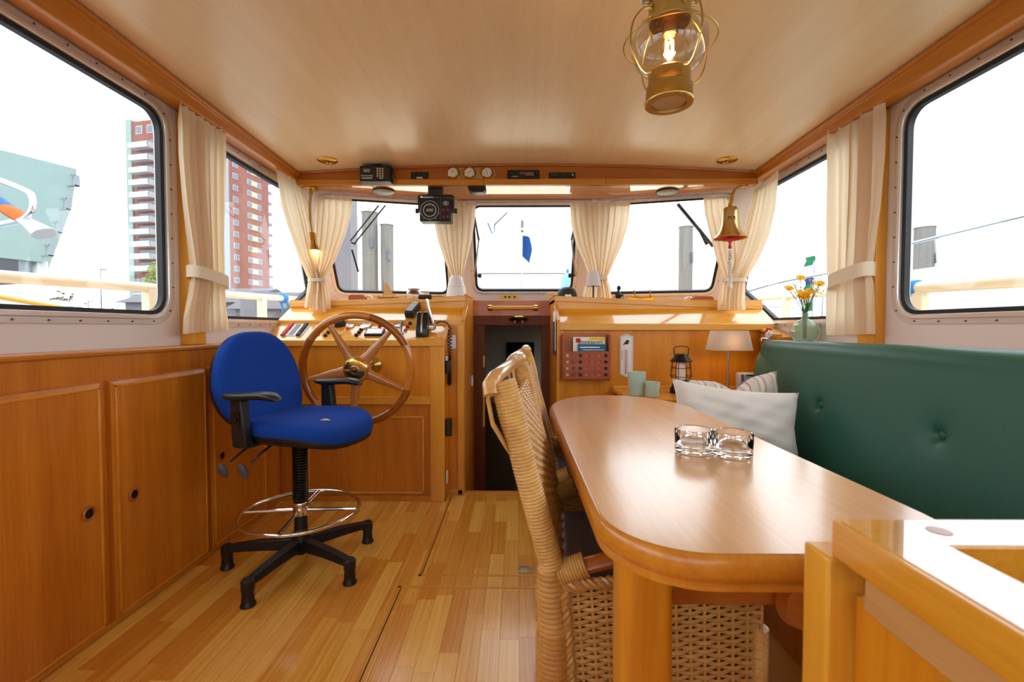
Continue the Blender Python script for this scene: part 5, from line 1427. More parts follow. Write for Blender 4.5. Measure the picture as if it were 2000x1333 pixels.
bevbox('cover', (.42, .54, 2.8945, 2.8965, .764, .925), mat('pink_paper', (224, 140, 146), .6), pk, 0); bevbox('pages', (.421, .539, 2.8966, 2.900, .764, .923), paper, pk, 0)
ev = thing('cream_envelope', 'cream envelope behind the rack lattice', 'envelope', (.325, 2.895, .764))
bevbox('sheet', (.308, .345, 2.8945, 2.8965, .764, .915), paper, ev, 0); bevbox('flap', (.308, .345, 2.8935, 2.8944, .875, .915), cream, ev, 0)
# ---- thermometer
tm = thing('thermometer', 'white enamel thermometer with bird picture on the console', 'thermometer', (.7175, 2.96, .757))
out = [(.674, .775), (.69, .770), (.7175, .757), (.745, .770), (.761, .775), (.761, 1.022), (.745, 1.028), (.7175, 1.040), (.69, 1.028), (.674, 1.022)]
tpl = MB().plate(out, [], lambda u, v, d: (u, 2.962 + d, v), 0, .007).build('plate', whitep, tm, bevel=.002)
i1 = inset(out, -.006); i2 = inset(out, -.0075)
MB().plate(i1, [i2], lambda u, v, d: (u, 2.9613 + d, v), 0, .0008).build('border_line', ink, tpl)
MB().cyl((.7145, 2.960, .79), (.7145, 2.960, .935), .0028).sphere((.7145, 2.960, .785), .006).build('tube', mat('red_spirit', (206, 120, 116), .3), tpl)
tk = MB()
for k in range(26):
    for sx in (-1, 1): tk.obox((.7145 + sx * .0105, 2.9615, .795 + k * .0056), (.008 if k % 5 else .013, .0008, .0011))
tk.build('scale', ink, tpl, kind='stuff')
bevbox('print_line', (.6885, .6915, 2.9612, 2.962, .868, .932), greyp, tpl, 0)
MB().plate([(.692, .967), (.706, .985), (.716, .998), (.726, 1.002), (.732, .996), (.740, .992), (.732, .988), (.726, .978), (.744, .984), (.724, .972), (.712, .972)], [], lambda u, v, d: (u, 2.9612 + d, v), 0, .0008).build('bird_print', ink, tpl)
MB().cyl((.7175, 2.962, 1.025), (.7175, 2.9605, 1.025), .0028).build('nail', steel, tpl)

# ---- corner shelf things
def cupg(nm, lab, x, y, r_, h_):
    t = thing(nm, lab, 'candle glass', (x, y, .691))
    MB().lathe([(0, 0), (r_ * .80, 0), (r_ * .84, .004), (r_, h_), (r_ * .96, h_), (r_ * .80, .010), (0, .010)], (x, y, .691), n=32, cap=False).build('glass', frost, t)
    MB().lathe([(0, .0105), (r_ * .5, .0105), (r_ * .5, .03), (0, .03)], (x, y, .691), n=20).build('candle', candle_m, t)
cupg('candle_glass', 'taller frosted green candle glass on the corner shelf', .695, 2.62, .052, .135)
cupg('candle_glass', 'shorter frosted green candle glass on the corner shelf', .768, 2.56, .041, .085)
ln = thing('camping_lantern', 'black wire lantern with white candle behind the pillows', 'lantern', (.985, 2.72, .691))
qx, qy, q0 = .985, 2.72, .691
MB().lathe([(0, 0), (.062, 0), (.064, .02), (.05, .045), (.045, .07), (.05, .078), (0, .078)], (qx, qy, q0), n=32).build('base', lampblack, ln)
MB().lathe([(.062, .186), (.064, .190), (.045, .208), (.036, .228), (.030, .232), (0, .234)], (qx, qy, q0), n=32).build('hood', lampblack, ln)
MB().lathe([(.0, .233), (.026, .233), (.026, .238), (0, .24)], (qx, qy, q0), n=24).build('hood_cap', mahog, ln)
MB().cyl((qx, qy, q0 + .078), (qx, qy, q0 + .178), .024, None, 24).build('candle', candle_m, ln)
for k in range(8):
    a = 2 * PI * k / 8 + .2
    MB().tube([(qx + r_ * math.cos(a), qy + r_ * math.sin(a), q0 + z) for r_, z in ((.045, .07), (.062, .10), (.058, .15), (.052, .19))], .002, 6).build('wire', lampblack, ln)
for z, r_ in ((.10, .062), (.15, .058)): MB().tube([(qx + r_ * math.cos(2 * PI * k / 28), qy + r_ * math.sin(2 * PI * k / 28), q0 + z) for k in range(28)], .002, 6, loop=True).build('wire_ring', lampblack, ln)
MB().tube([(qx - .04, qy, q0 + .225), (qx - .044, qy, q0 + .265), (qx - .036, qy, q0 + .275), (qx, qy, q0 + .28), (qx + .036, qy, q0 + .275), (qx + .044, qy, q0 + .265), (qx + .04, qy, q0 + .225)], .0028, 8).build('handle', lampblack, ln)
dl_ = thing('table_lamp', 'grey linen table lamp with slim metal stem behind the pillows', 'lamp', (1.292, 2.78, .691))
MB().lathe([(0, 0), (.06, 0), (.06, .008), (0, .010)], (1.292, 2.78, .691), n=28).build('base', steel, dl_)
MB().cyl((1.292, 2.78, .70), (1.292, 2.78, .97), .0055).build('stem', steel, dl_)
def shp(w_, d_, z): return [V((1.295 + x, 2.78 + y, z)) for x, y in rpoly([(-w_, -d_), (w_, -d_), (w_, d_), (-w_, d_)], .03, 4)]
MB().rings([shp(.122, .075, .944), shp(.100, .060, 1.062)], False).build('shade', shade_m, dl_, smooth=50)
MB().sphere((1.292, 2.78, .99), .018).build('bulb', mat('soft_bulb', (255, 214, 160), .5, emit=(255, 196, 120), es=17), dl_)
sbx = thing('small_radio', 'small grey portable box radio behind the striped pillow', 'radio', (1.41, 2.80, .691))
bevbox('case', (1.358, 1.478, 2.775, 2.83, .691, .805), mat('silver_plastic', (196, 190, 192), .35), sbx, .014, seg=3)
bevbox('speaker_grille', (1.37, 1.385, 2.772, 2.776, .755, .795), greyp, sbx, .002); bevbox('dial_window', (1.40, 1.462, 2.772, 2.776, .785, .793), blackp, sbx, .001)
# ---- fire extinguisher
fe = thing('fire_extinguisher', 'red fire extinguisher with silver valve standing at the bench end', 'extinguisher', (1.56, 2.79, .691))
fx, fy = 1.535, 2.80
MB().lathe([(0, 0), (.034, 0), (.036, .01), (.036, .24), (.03, .27), (.014, .285), (.012, .30), (0, .30)], (fx, fy, .691), n=24).build('cylinder', red, fe)
bevbox('valve', (fx - .04, fx + .012, fy - .012, fy + .012, .992, 1.018), chrome, fe, .004)
bevbox('white_body', (fx - .008, fx + .02, fy - .012, fy + .012, 1.018, 1.055), whitep, fe, .006)
MB().tube([(fx - .01, fy, 1.05), (fx + .005, fy, 1.075), (fx + .03, fy, 1.07)], .008, 8).build('lever', red, fe)
MB().tube([(fx + .02 + .016 * math.cos(2 * PI * k / 16), fy - .013, 1.045 + .014 * math.sin(2 * PI * k / 16)) for k in range(16)], .002, 6, loop=True).build('pull_ring', steel, fe)
# ---- vase with flowers
va = thing('flower_vase', 'round ribbed green glass vase with yellow wildflowers on the ledge', 'vase', (1.605, 2.545, .993))
vx, vy, v0 = 1.605, 2.545, .993
pf = [(0, 0), (.032, 0), (.038, .004)]
for k in range(14):
    a = PI * (k + 2) / 18; pf += [(.012 + .060 * math.sin(a), .066 - .064 * math.cos(a)), (.0135 + .060 * math.sin(a + .09), .066 - .064 * math.cos(a + .09))]
pf += [(.018, .135), (.017, .165), (.022, .172), (.019, .172), (.0145, .165), (.015, .135), (.05, .1), (.06, .066), (.045, .02), (.02, .008), (0, .008)]
MB().lathe(pf, (vx, vy, v0), n=40, cap=False).build('vase', greeng, va, smooth=25)
random.seed(21)
for k in range(16):
    a = random.uniform(0, 2 * PI); sp2 = random.uniform(.02, .105); hgt = random.uniform(.27, .37)
    p0 = V((vx + .008 * math.cos(a), vy + .008 * math.sin(a), v0 + .03)); p1 = V((vx + .010 * math.cos(a), vy + .01 * math.sin(a), v0 + .17)); p2 = V((vx + sp2 * math.cos(a) * .8, vy + sp2 * math.sin(a), v0 + hgt))
    yel = k % 2 == 0 or k == 5
    if yel and k % 4 == 0: p2.z = v0 + random.uniform(.24, .28); p2.x = vx + .02 * math.cos(a); p2.y = vy + .035 * math.sin(a)
    stm = MB().tube([p0, p1, p1.lerp(p2, .5) + V((0, 0, .01)), p2], .0018, 5).build('stem', stem_m, va)
    fb = MB()
    if yel:
        ax_ = (V((random.uniform(-.5, .1), -.7, .8))).normalized()
        fb.lathe([(.003, -.006), (.012, 0), (.020, .009), (.026, .012), (.019, .013), (.008, .006), (0, .005)], p2, ax_, 10)
        fb.sphere(p2 + ax_ * .008, .007, 8, 6)
        fb.build('flower', petal_m, stm)
    else:
        for j in range(9):
            q = p2 + V((random.uniform(-.022, .022), random.uniform(-.022, .022), random.uniform(-.05, .012)))
            fb.tube([p1.lerp(p2, .8), q], .0008, 4).sphere(q, .0042, 6, 4)
        fb.build('blossom', bud_m, stm)
# ---- tealight holders on the table
for (x, y, lab) in ((.470, 1.20, 'thick clear glass tealight holder nearer the wicker chairs'), (.556, 1.165, 'thick clear glass tealight holder nearer the white pillow')):
    t = thing('tealight_holder', lab, 'glass', (x, y, .7516))
    MB().lathe([(0, 0), (.043, 0), (.047, .003), (.0485, .058), (.0465, .062), (.043, .060), (.036, .022), (.03, .019), (0, .018)], (x, y, .7518), n=40, cap=False).build('glass', clear, t)
# ================================================================== OUTSIDE
brick_m = mat('far_brick', (134, 84, 74), .85, vary=.12, bscale=.6)
whitec = mat('far_white', (186, 188, 190), .7)
creamw = mat('far_cream_panel', (186, 170, 144), .7)
fglass = mat('far_window_glass', (84, 98, 110), .12, spec=.8)
greyg = mat('far_grey_cladding', (112, 122, 130), .5)
palegreen = mat('far_green_edge', (128, 148, 140), .6)
tealm = mat('teal_cladding', (122, 144, 140), .55, vary=.03, bscale=.5)
darkgl = mat('dark_base_glass', (40, 46, 58), .25)
conc = mat('shed_grey', (116, 114, 120), .7)
gelc = mat('white_gelcoat', (190, 196, 200), .3, coat=.1)
polem = wood('mooring_pole_wood', (104, 102, 98), (134, 130, 124), 'z', .9, 0, bump=.5)
water = mat('harbour_water', (120, 132, 138), .12, bump=.6, bscale=1.5)
struct(MB().box(-220, 220, -60, 260, -1.6, -1.5).build('ground_water', water), 'grey harbour water around the boat')
struct(MB().box(-220, -30, 20, 260, -1.5, -.4).build('ground_quay', mat('quay_paving', (176, 176, 170), .85)), 'pale quay on the helm side')
# ---- own deck and hull below the windows
dk = struct(MB().box(-2.25, -1.62, -3, 6.4, .45, .5).build('deck_port', cream), 'cream side deck on the helm side')
dk = struct(MB().box(1.76, 2.4, -3, 6.4, .45, .5).build('deck_starboard', cream), 'cream side deck on the bench side')
fd = struct(MB().plate([(-2.25, 5.72), (2.4, 5.72), (1.9, 8.0), (.9, 9.6), (.07, 10.2), (-.75, 9.6), (-1.75, 8.0)], [], lambda u, v, d: (u, v, .95 + d), -2.2, .25).build('deck_fore', cream), 'cream foredeck ahead of the windscreen')
def rail(nm, lab, pts, posts, r_=.026, z0=.5):
    t = thing(nm, lab, 'rail', tuple(pts[0][:2]) + (z0,))
    MB().tube(pts, r_, 12).build('top_rail', cream, t)
    for p in posts: MB().box(p[0] - .025, p[0] + .025, p[1] - .035, p[1] + .035, z0, p[2]).build('post', cream, t, bevel=.006)
    return t
rail('deck_rail', 'cream deck rail outside the helm side windows', [(-2.1, -1.0, 1.26), (-2.1, 1.84, 1.289), (-2.1, 2.63, 1.31), (-2.1, 3.22, 1.318), (-2.1, 4.46, 1.355), (-2.0, 5.6, 1.40)], [(-2.1, 2.60, 1.30), (-2.1, 3.75, 1.33), (-2.1, 1.0, 1.27), (-2.1, 5.0, 1.36)])
rail('deck_rail', 'cream deck rail outside the forward bench side window', [(2.25, 2.95, 1.315), (2.25, 3.25, 1.328), (2.25, 4.41, 1.36), (2.15, 5.6, 1.40)], [(2.25, 3.82, 1.33), (2.25, 5.0, 1.36)])
rail('deck_rail', 'cream deck rail with blue rope outside the large bench side window', [(2.25, 2.60, 1.305), (2.25, 2.04, 1.29), (2.25, .5, 1.27)], [(2.25, 2.56, 1.30), (2.25, 1.0, 1.27)], .032)
def hitch(x, y, z, lab):
    t = thing('blue_rope', lab, 'rope', (x, y, z - .2))
    for k in range(3): MB().tube([(x + .034 * math.cos(2 * PI * j / 16), y - .02 + .018 * k, z + .034 * math.sin(2 * PI * j / 16)) for j in range(16)], .011, 6, loop=True).build('turn', bluep, t)
    MB().tube([(x + .03, y, z - .02), (x + .05, y + .01, z - .09), (x + .03, y, z - .24)], .010, 6).build('tail', bluep, t)
    MB().tube([(x - .02, y, z - .03), (x + .01, y - .02, z - .12), (x + .0, y, z - .26)], .010, 6).build('tail', bluep, t)
hitch(-2.1, 4.09, 1.345, 'blue rope knotted to the deck rail on the helm side')
hitch(2.25, 2.60, 1.305, 'blue rope knotted to the deck rail on the bench side')
tag(MB().tube([(-2.3, 1.6, 1.27), (-2.3, 2.6, 1.14), (-2.3, 3.4, 1.0)], .011, 8).build('yellow_line', mat('yellow_rope', (224, 192, 96), .7)), 'yellow mooring line sloping outside the large helm side window', 'rope')
# ---- wipers
wm = blackp
for lab, P in (('pair of parallel wiper arms outside the helm windscreen', [[(-1.02, 3.40, 1.99), (-1.26, 3.47, 1.74)], [(-.97, 3.40, 1.99), (-1.235, 3.48, 1.72)], [(-1.255, 3.47, 1.73), (-1.225, 3.48, 1.715)], [(-1.26, 3.50, 1.68), (-1.24, 3.58, 1.52)]]), ('single black wiper outside the bench side windscreen', [[(1.20, 3.42, 2.0), (1.50, 3.50, 1.70)], [(1.38, 3.46, 1.82), (1.46, 3.52, 1.72)]])):
    t = thing('wiper', lab, 'wiper', P[0][0])
    for i, s in enumerate(P): MB().tube(s, (.006 if len(P) > 2 else .013) if i < 3 else .008, 6).build('arm' if i < 3 else 'blade', wm, t)
# ---- mooring poles
def pole(lab, x, y, ztop, r_=.155):
    t = thing('mooring_pole', lab, 'pole', (x, y, -1.5), group='wooden mooring poles in the harbour')
    MB().tube([(x, y, -1.6), (x, y, 1), (x, y, ztop)], r_, 24).build('trunk', polem, t)
    MB().lathe([(r_ + .02, -.03), (r_ + .02, 0), (r_ * .8, .06), (0, .09)], (x, y, ztop), n=24).build('cap', gelc, t)
    MB().box(x + r_ * .4, x + r_ * .7, y - r_ - .03, y - r_ + .05, ztop - .75, ztop - .55).build('bracket', greyp, t)
pole('taller weathered mooring pole seen through the helm windscreen', -2.946, 9.2, 3.42)
pole('shorter weathered mooring pole seen through the helm windscreen', -2.60, 9.2, 3.17, .125)
pole('weathered mooring pole seen behind the long wiper', 3.40, 9.2, 3.12, .135)
pole('weathered mooring pole behind the white boat roof', 8.14, 9.2, 3.10, .17)
tag(MB().box(-2.86, -2.50, 6.9, 7.2, -1.5, 3.2).build('quay_pile', conc), 'flat grey concrete pile beside the mooring poles', 'pile')
# ---- burgee on the bow and the white yacht ahead
bg = thing('bow_flag', 'blue triangular pennant on a thin bow staff', 'flag', (.08, 6.5, 1.2))
MB().tube([(.073, 6.5, 1.2), (.087, 6.5, 2.56)], .009, 8).build('staff', steel, bg)
MB().cyl((.087, 6.5, 2.50), (.087, 6.5, 2.60), .02).sphere((.086, 6.5, 2.45), .022).build('finial', greyp, bg)
flagb = cloth('blue_flag', (34, 74, 136), .3)
MB().grid(lambda u, v: (.09 + .14 * u * (1 - abs(v - .45) * .6), 6.5 + .03 * math.sin(7 * u), 2.40 - .30 * v - .10 * u + .06 * u * (1 - v)), 8, 6).build('cloth', flagb, bg, smooth=60)
yt = thing('white_yacht', 'large white yacht moored ahead of the windscreen', 'boat', (.3, 17, -1.5))
def hullr(y, w_, zt_): return [V((.2 - w_, y, zt_)), V((.2 - w_ * .8, y, -1.5)), V((.2 + w_ * .8, y, -1.5)), V((.2 + w_, y, zt_))]
MB().rings([hullr(14, 2.2, 2.75), hullr(16, 2.6, 2.75), hullr(22, 2.6, 2.85), hullr(26, .2, 3.1)]).build('hull', gelc, yt, smooth=20)
bevbox('cabin', (-1.6, 2.0, 14.6, 22, 2.75, 4.1), gelc, yt, .12)
bevbox('upper_cabin', (-1.2, 1.6, 16.5, 20, 4.1, 4.95), gelc, yt, .12)
bevbox('cabin_window', (-.8, 1.2, 16.47, 16.52, 4.3, 4.7), mat('pale_tint', (196, 206, 218), .2), yt, .02)
bevbox('stern_rail', (-1.95, 2.35, 14.0, 14.06, 2.72, 2.78), steel, yt, .01)
MB().cyl((.6, 15.5, 2.7), (.6, 15.5, 6.5), .035).cyl((-.25, 15.5, 3.62), (1.45, 15.5, 3.62), .02).build('mast', steel, yt)
MB().tube([(-.95, 15.4, 4.6), (-.75, 15.4, 4.1), (-.72, 15.4, 4.55), (-.3, 15.4, 4.95)], .03, 6).build('davit', greyp, yt)
MB().grid(lambda u, v: (1.1 + .08 * u + .06 * v, 15.45, 3.5 - .28 * v), 2, 4).build('pennant', cloth('red_flag', (200, 40, 60), .2), yt)
fd_ = thing('blue_fender', 'pale blue fender on the foredeck by the middle windscreen', 'fender', (.6, 5.2, 1.3))
MB().lathe([(0, 0), (.05, .0), (.065, .04), (.06, .16), (.03, .2), (0, .21)], (.495, 4.4, 1.40), n=20).build('body', mat('pale_blue', (130, 186, 214), .4), fd_)
MB().tube([(.495, 4.4, 1.60), (.495, 4.4, 1.64)], .012, 6).build('eye', bluep, fd_)
struct(MB().plate([(-1.2, 4.0), (1.4, 4.0), (1.4, 5.72), (-1.2, 5.72)], [ADDED_HATCH], lambda u, v, d: (u, v, 1.19 + d), 0, .205).build('deck_coachroof', cream), 'cream coachroof just ahead of the windscreen')
dh = thing('added_deck_hatch', 'square glazed hatch added in the coachroof to light the forward cabin', 'hatch', (.71, 4.81, 1.39))  # out of view, added to brighten the cabin below
MB().plate(inset(ADDED_HATCH, .03), [inset(ADDED_HATCH, -.02)], lambda u, v, d: (u, v, 1.396 + d), 0, .012).build('frame', alu, dh, bevel=.002)
MB().plate(inset(ADDED_HATCH, -.015), [], lambda u, v, d: (u, v, 1.398 + d), 0, .004).build('pane', pane_m, dh, smooth=0)
bw = thing('bow_rail', 'low cream bow rail beyond the middle windscreen', 'rail', (.1, 7.5, 1.2))
MB().tube([(-.9, 6.6, 1.52), (-.3, 7.4, 1.56), (.1, 7.6, 1.57), (.5, 7.4, 1.56), (1.1, 6.6, 1.52)], .022, 8).build('top_rail', cream, bw)
for x in (-.9, 1.1): MB().cyl((x, 6.6, 1.2), (x, 6.6, 1.52), .02).build('post', cream, bw)
# ---- neighbouring boat on the bench side
nb_ = thing('neighbour_boat', 'white motor boat alongside on the bench side', 'boat', (7, 6, -1.5))
MB().rings([[V((6.0, y, 1.96)), V((5.7, y, 1.45)), V((5.6, y, -1.5)), V((9.5, y, -1.5)), V((9.5, y, 1.96))] for y in (-4, 3, 7.3, 8.2)]).build('cabin', gelc, nb_, smooth=20, bevel=.05)
bevbox('window_strip', (5.66, 5.72, -3.8, 7.9, 1.16, 1.28), mat('grey_green_glass', (140, 158, 150), .2), nb_, .01)
bevbox('rubbing_strake', (5.55, 5.66, -4, 8.2, 1.30, 1.36), mat('strake_grey', (206, 206, 204), .4), nb_, .01)
MB().tube([(6.0, 8.2, 2.33), (6.0, 5.4, 2.40), (6.0, 2.0, 2.48)], .022, 8).build('grab_rail', steel, nb_)
for y in (8.0, 6.6, 4.0): MB().cyl((6.05, y, 1.95), (6.0, y, 2.37), .018).build('stanchion', steel, nb_)
pv = thing('moored_bow', 'small white boat bow with curved stainless pulpit beyond the flower vase', 'boat', (5.2, 8.6, 1.0))
MB().tube(spline([(6.4, 9.2, 2.20), (5.6, 9.6, 2.05), (4.95, 9.9, 1.85), (4.75, 10.0, 1.70), (5.1, 9.9, 1.58), (5.8, 9.5, 1.50)]), .03, 8).build('loop', steel, pv)
MB().rings([[V((x, 10 - w_, 1.15)), V((x, 10 + w_, 1.15)), V((x, 10 + w_ * .6, -1.5)), V((x, 10 - w_ * .6, -1.5))] for x, w_ in ((4.6, .1), (5.4, .7), (7.5, 1.2))]).build('hull', gelc, pv, smooth=30)
for x, y, z in ((6.2, 9.3, 2.15), (4.98, 9.9, 1.86)): MB().cyl((x, y, .9), (x, y, z), .025).build('stanchion', steel, pv)
gfl = thing('green_white_flag', 'green white and blue flag on a staff beyond the flower vase', 'flag', (5.9, 9.9, 1.3))
MB().tube([(6.45, 10, 1.2), (6.52, 10, 2.78)], .02, 8).build('staff', steel, gfl)
for k, c_ in enumerate(((28, 112, 78), (190, 196, 200), (40, 58, 112), (28, 112, 78), (190, 196, 200), (22, 104, 70))):
    MB().grid(lambda u, v: (6.48 - .20 * u - .06 * k * 0 + .03 * math.sin(5 * (k + v)), 10.0, 2.65 - .2 * (k + v) - .05 * u), 3, 3).build('stripe', cloth('flag_stripe_%d' % k, c_, .3), gfl)
# ---- stern pulpit with pennon seen through the large helm window
pl_ = thing('stern_pulpit', 'stainless loop of a neighbouring boat rail in the large helm window', 'rail', (-4.5, 4.2, 1.0))
MB().tube(spline([(-6.5, 4.4, 2.75), (-5.4, 4.4, 2.62), (-4.78, 4.4, 2.42), (-4.68, 4.4, 2.32), (-4.72, 4.4, 2.18), (-4.9, 4.4, 2.10), (-5.6, 4.4, 2.0), (-6.5, 4.4, 1.95)]), .028, 10).build('loop', chrome, pl_)
for x in (-6.0, -5.4): MB().cyl((x, 4.4, 1.0), (x, 4.4, 2.0), .025).build('stanchion', chrome, pl_)
flg = thing('rolled_pennon', 'white orange and blue rolled flag tied at the neighbouring rail', 'flag', (-5.0, 4.45, 1.9))
for k, c_ in enumerate(((176, 178, 182), (196, 92, 24), (44, 96, 146), (196, 92, 24), (176, 178, 182))):
    a0 = V((-5.55, 4.45, 2.62)).lerp(V((-4.62, 4.45, 2.0)), k / 5); a1 = V((-5.55, 4.45, 2.62)).lerp(V((-4.62, 4.45, 2.0)), (k + 1) / 5)
    MB().tube([a0, a0.lerp(a1, .5) + V((0, -.02, .015)), a1], [.085, .10, .085 if k < 4 else .14], 10, flat=.5).build('fold', mat('pennon_%d' % k, c_, .7), flg)
# ---- apartment tower
tw = thing('apartment_tower', 'tall brick apartment tower with white balconies behind the helm windows', 'building', (-76, 112, -.4))
C1, C2, C3 = V((-92.8, 110, 0)), V((-72.5, 106, 0)), V((-68.5, 126.4, 0)); C4 = C1 + (C3 - C2)
HT = 50.5
MB().rings([[C1 + V((0, 0, z)), C2 + V((0, 0, z)), C3 + V((0, 0, z)), C4 + V((0, 0, z))] for z in (-.4, HT)]).build('walls', brick_m, tw, smooth=0)
dA = (C2 - C1).normalized(); nA = V((dA.y, -dA.x, 0)); dB = (C3 - C2).normalized(); nB = V((dB.y, -dB.x, 0))
def wbox(o, d, n, s0, s1, z0, z1, t0, t1): 
    vs = [o + d * s + n * t + V((0, 0, z)) for z in (z0, z1) for t in (t0, t1) for s in (s0, s1)]
    return MB().add(vs, [(0, 2, 3, 1), (4, 5, 7, 6), (0, 1, 5, 4), (2, 6, 7, 3), (0, 4, 6, 2), (1, 3, 7, 5)])
wbox(C1, dA, nA, -1.0, .6, -.4, HT + .5, -1, .3).build('green_edge', palegreen, tw, smooth=0)
wbox(C2, dB, nB, 5.0, 7.1, -.4, HT, -.2, .12).build('glazed_stair', mat('stair_glass', (140, 148, 154), .4), tw, smooth=0)
FLR = 2.9
for i in range(17):
    z = -.4 + 1.0 + FLR * i
    if z + 1.6 > HT: break
    if i >= 2:
        for s0, s1 in ((8.4, 10.0), (13.1, 14.6), (16.4, 17.9)):
            wn_ = wbox(C2, dB, nB, s0, s1, z + .2, z + 1.55, 0, .12).build('window', whitec, tw, smooth=0)
            wbox(C2, dB, nB, s0 + .12, (s0 + s1) / 2 - .06, z + .3, z + 1.45, .1, .16).build('pane', fglass, wn_, smooth=0)
            wbox(C2, dB, nB, (s0 + s1) / 2 + .06, s1 - .12, z + .3, z + 1.45, .1, .16).build('pane', fglass, wn_, smooth=0)
        wbox(C2, dB, nB, 14.6, 16.4, z + .2, z + 1.55, 0, .1).build('spandrel', creamw, tw, smooth=0)
    # balconies on the other face, and on the far corner
    if i >= 5 and i < 16:
        bal = wbox(C1, dA, nA, 1.5, 7.2, z - .6, z - .35, 0, 1.9).build('balcony', whitec, tw, smooth=0)
        wbox(C1, dA, nA, 1.5, 7.2, z - .4, z + .65, 1.75, 1.9).build('parapet', mat('balcony_glass_%d' % i, (168, 174, 180), .3), bal, smooth=0)
        wbox(C1, dA, nA, 7.05, 7.2, z - .4, z + .65, 0, 1.9).build('parapet_end', whitec, bal, smooth=0)
        wbox(C1, dA, nA, 2.2, 6.8, z - .35, z + 1.7, 0, .1).build('balcony_door', fglass, tw, smooth=0)
    if i >= 2: wbox(C3, dB, nB, 0, 1.3, z - .2, z + .6, -1.4, .0).build('corner_balcony', greyg, tw, smooth=0)
wbox(C1, dA, nA, .8, 8.0, 5.5, 12.9, 0, .6).build('podium_glass', greyg, tw, smooth=0)
for s in (2.2, 3.9, 5.6, 7.2): wbox(C1, dA, nA, s, s + .15, 5.5, 12.9, .55, .75).build('podium_mullion', whitec, tw, smooth=0)
wbox(C1, dA, nA, .8, 8.0, 9.1, 9.4, .5, .8).build('podium_band', whitec, tw, smooth=0)
for s in (1.8, 5.0):
    wn_ = wbox(C1, dA, nA, s, s + 1.8, HT - 3.1, HT - 1.2, 0, .12).build('window', whitec, tw, smooth=0)
    wbox(C1, dA, nA, s + .15, s + 1.65, HT - 2.95, HT - 1.35, .1, .18).build('pane', fglass, wn_, smooth=0)
# ---- tilted teal building
tl_ = thing('teal_building', 'tilted pale teal building on white columns beyond the quay', 'building', (-56, 48, -.4))
poly = [(-47.1, 7.6), (-43.35, 16.75), (-64, 22.0), (-64, 9.4)]
MB().plate(poly, [], lambda u, v, d: (u - 1.02 * d, 45 + d, v), 0, 14).build('cladding', tealm, tl_, smooth=0)
MB().plate([(-66, 45.5), (-48.8, 45.5), (-59, 55), (-66, 55)], [], lambda u, v, d: (u, v, d), -.4, 8.6).build('base_glass', darkgl, tl_, smooth=0) if True else bevbox('base_glass', (-66, -48.8, 45.5, 58, -.4, 8.6), darkgl, tl_, 0)
bevbox('base_bay', (-49.8, -48.78, 45.3, 45.5, 3, 8.2), greyg, tl_, 0)
bevbox('canopy', (-52, -44.5, 44.5, 46.5, 3.2, 3.7), whitec, tl_, 0)
MB().cyl((-47.9, 45.8, -.4), (-47.9, 45.8, 7.8), .4, None, 16).build('column', whitec, tl_)
MB().cyl((-49.6, 46.5, -.4), (-49.6, 46.5, 7.8), .3, None, 16).build('column', whitec, tl_)
for k in range(4):
    t_ = (k + .35) / 4; x = -47.1 + 3.75 * t_; z = 7.6 + 9.15 * t_
    MB().box(x - .3, x + .6, 44.8, 45.3, z - .2, z - .1).box(x + .55, x + .6, 44.8, 45.3, z - .2, z + .9).box(x - .1, x + .6, 44.8, 44.85, z + .8, z + .9).box(x + .25, x + .3, 44.8, 44.85, z - .2, z + .9).build('escape_balcony', mat('grey_mesh_%d' % k, (130, 138, 144), .6), tl_, smooth=0)
# ---- sheds, lamps, trees and fence along the quay
def shed(lab, x0, x1, y0, y1, zt_):
    t = thing('boat_shed', lab, 'shed', ((x0 + x1) / 2, y0, -.4))
    bevbox('walls', (x0, x1, y0, y1, -1.5, zt_), conc, t, 0)
    MB().plate([(y0 - .3, zt_), (y1 + .3, zt_), ((y0 + y1) / 2, zt_ + .9)], [], lambda u, v, d: (x0 - .3 + d, u, v), 0, x1 - x0 + .6).build('roof', mat('shed_roof_' + str(int(-x0)), (92, 90, 96), .7), t, smooth=0)
    for i in range(3): 
        xx = x0 + (x1 - x0) * (i + .5) / 3
        bevbox('door', (xx - .9, xx + .9, y0 - .08, y0 - .01, -1.4, zt_ - .6), greyg, t, 0)
shed('grey gabled boat shed below the brick tower', -19, -13.2, 22, 27, 2.3)
shed('second grey boat shed behind the deck rail', -12.4, -10, 20, 24, 1.9)
tag(MB().cyl((-9.6, 16.5, -1.6), (-9.6, 16.5, 2.3), .38, None, 20).build('steel_pile', conc), 'thick grey steel pile before the boat shed', 'pile')
def lamp_post(x, y, h_, lab):
    t = thing('lamp_post', lab, 'lamp post', (x, y, -.4))
    MB().tube([(x, y, -.4), (x, y, h_)], [.09, .05], 8).build('mast', greyp, t)
    MB().box(x - .08, x + .9, y - .1, y + .1, h_ - .1, h_ + .04).build('head', greyg, t)
def px(x, y): return (x - 1008) / 889.0 * y
lamp_post(px(193, 60), 60, 8.8, 'tall grey quay lamp post left of the brick tower')
lamp_post(px(167, 70), 70, 5.2, 'grey quay lamp post beside the taller one')
lamp_post(px(92, 62), 62, 5.0, 'grey quay lamp post near the white column')
lamp_post(px(227, 80), 80, 4.0, 'short grey lamp post at the foot of the tower')
random.seed(5)
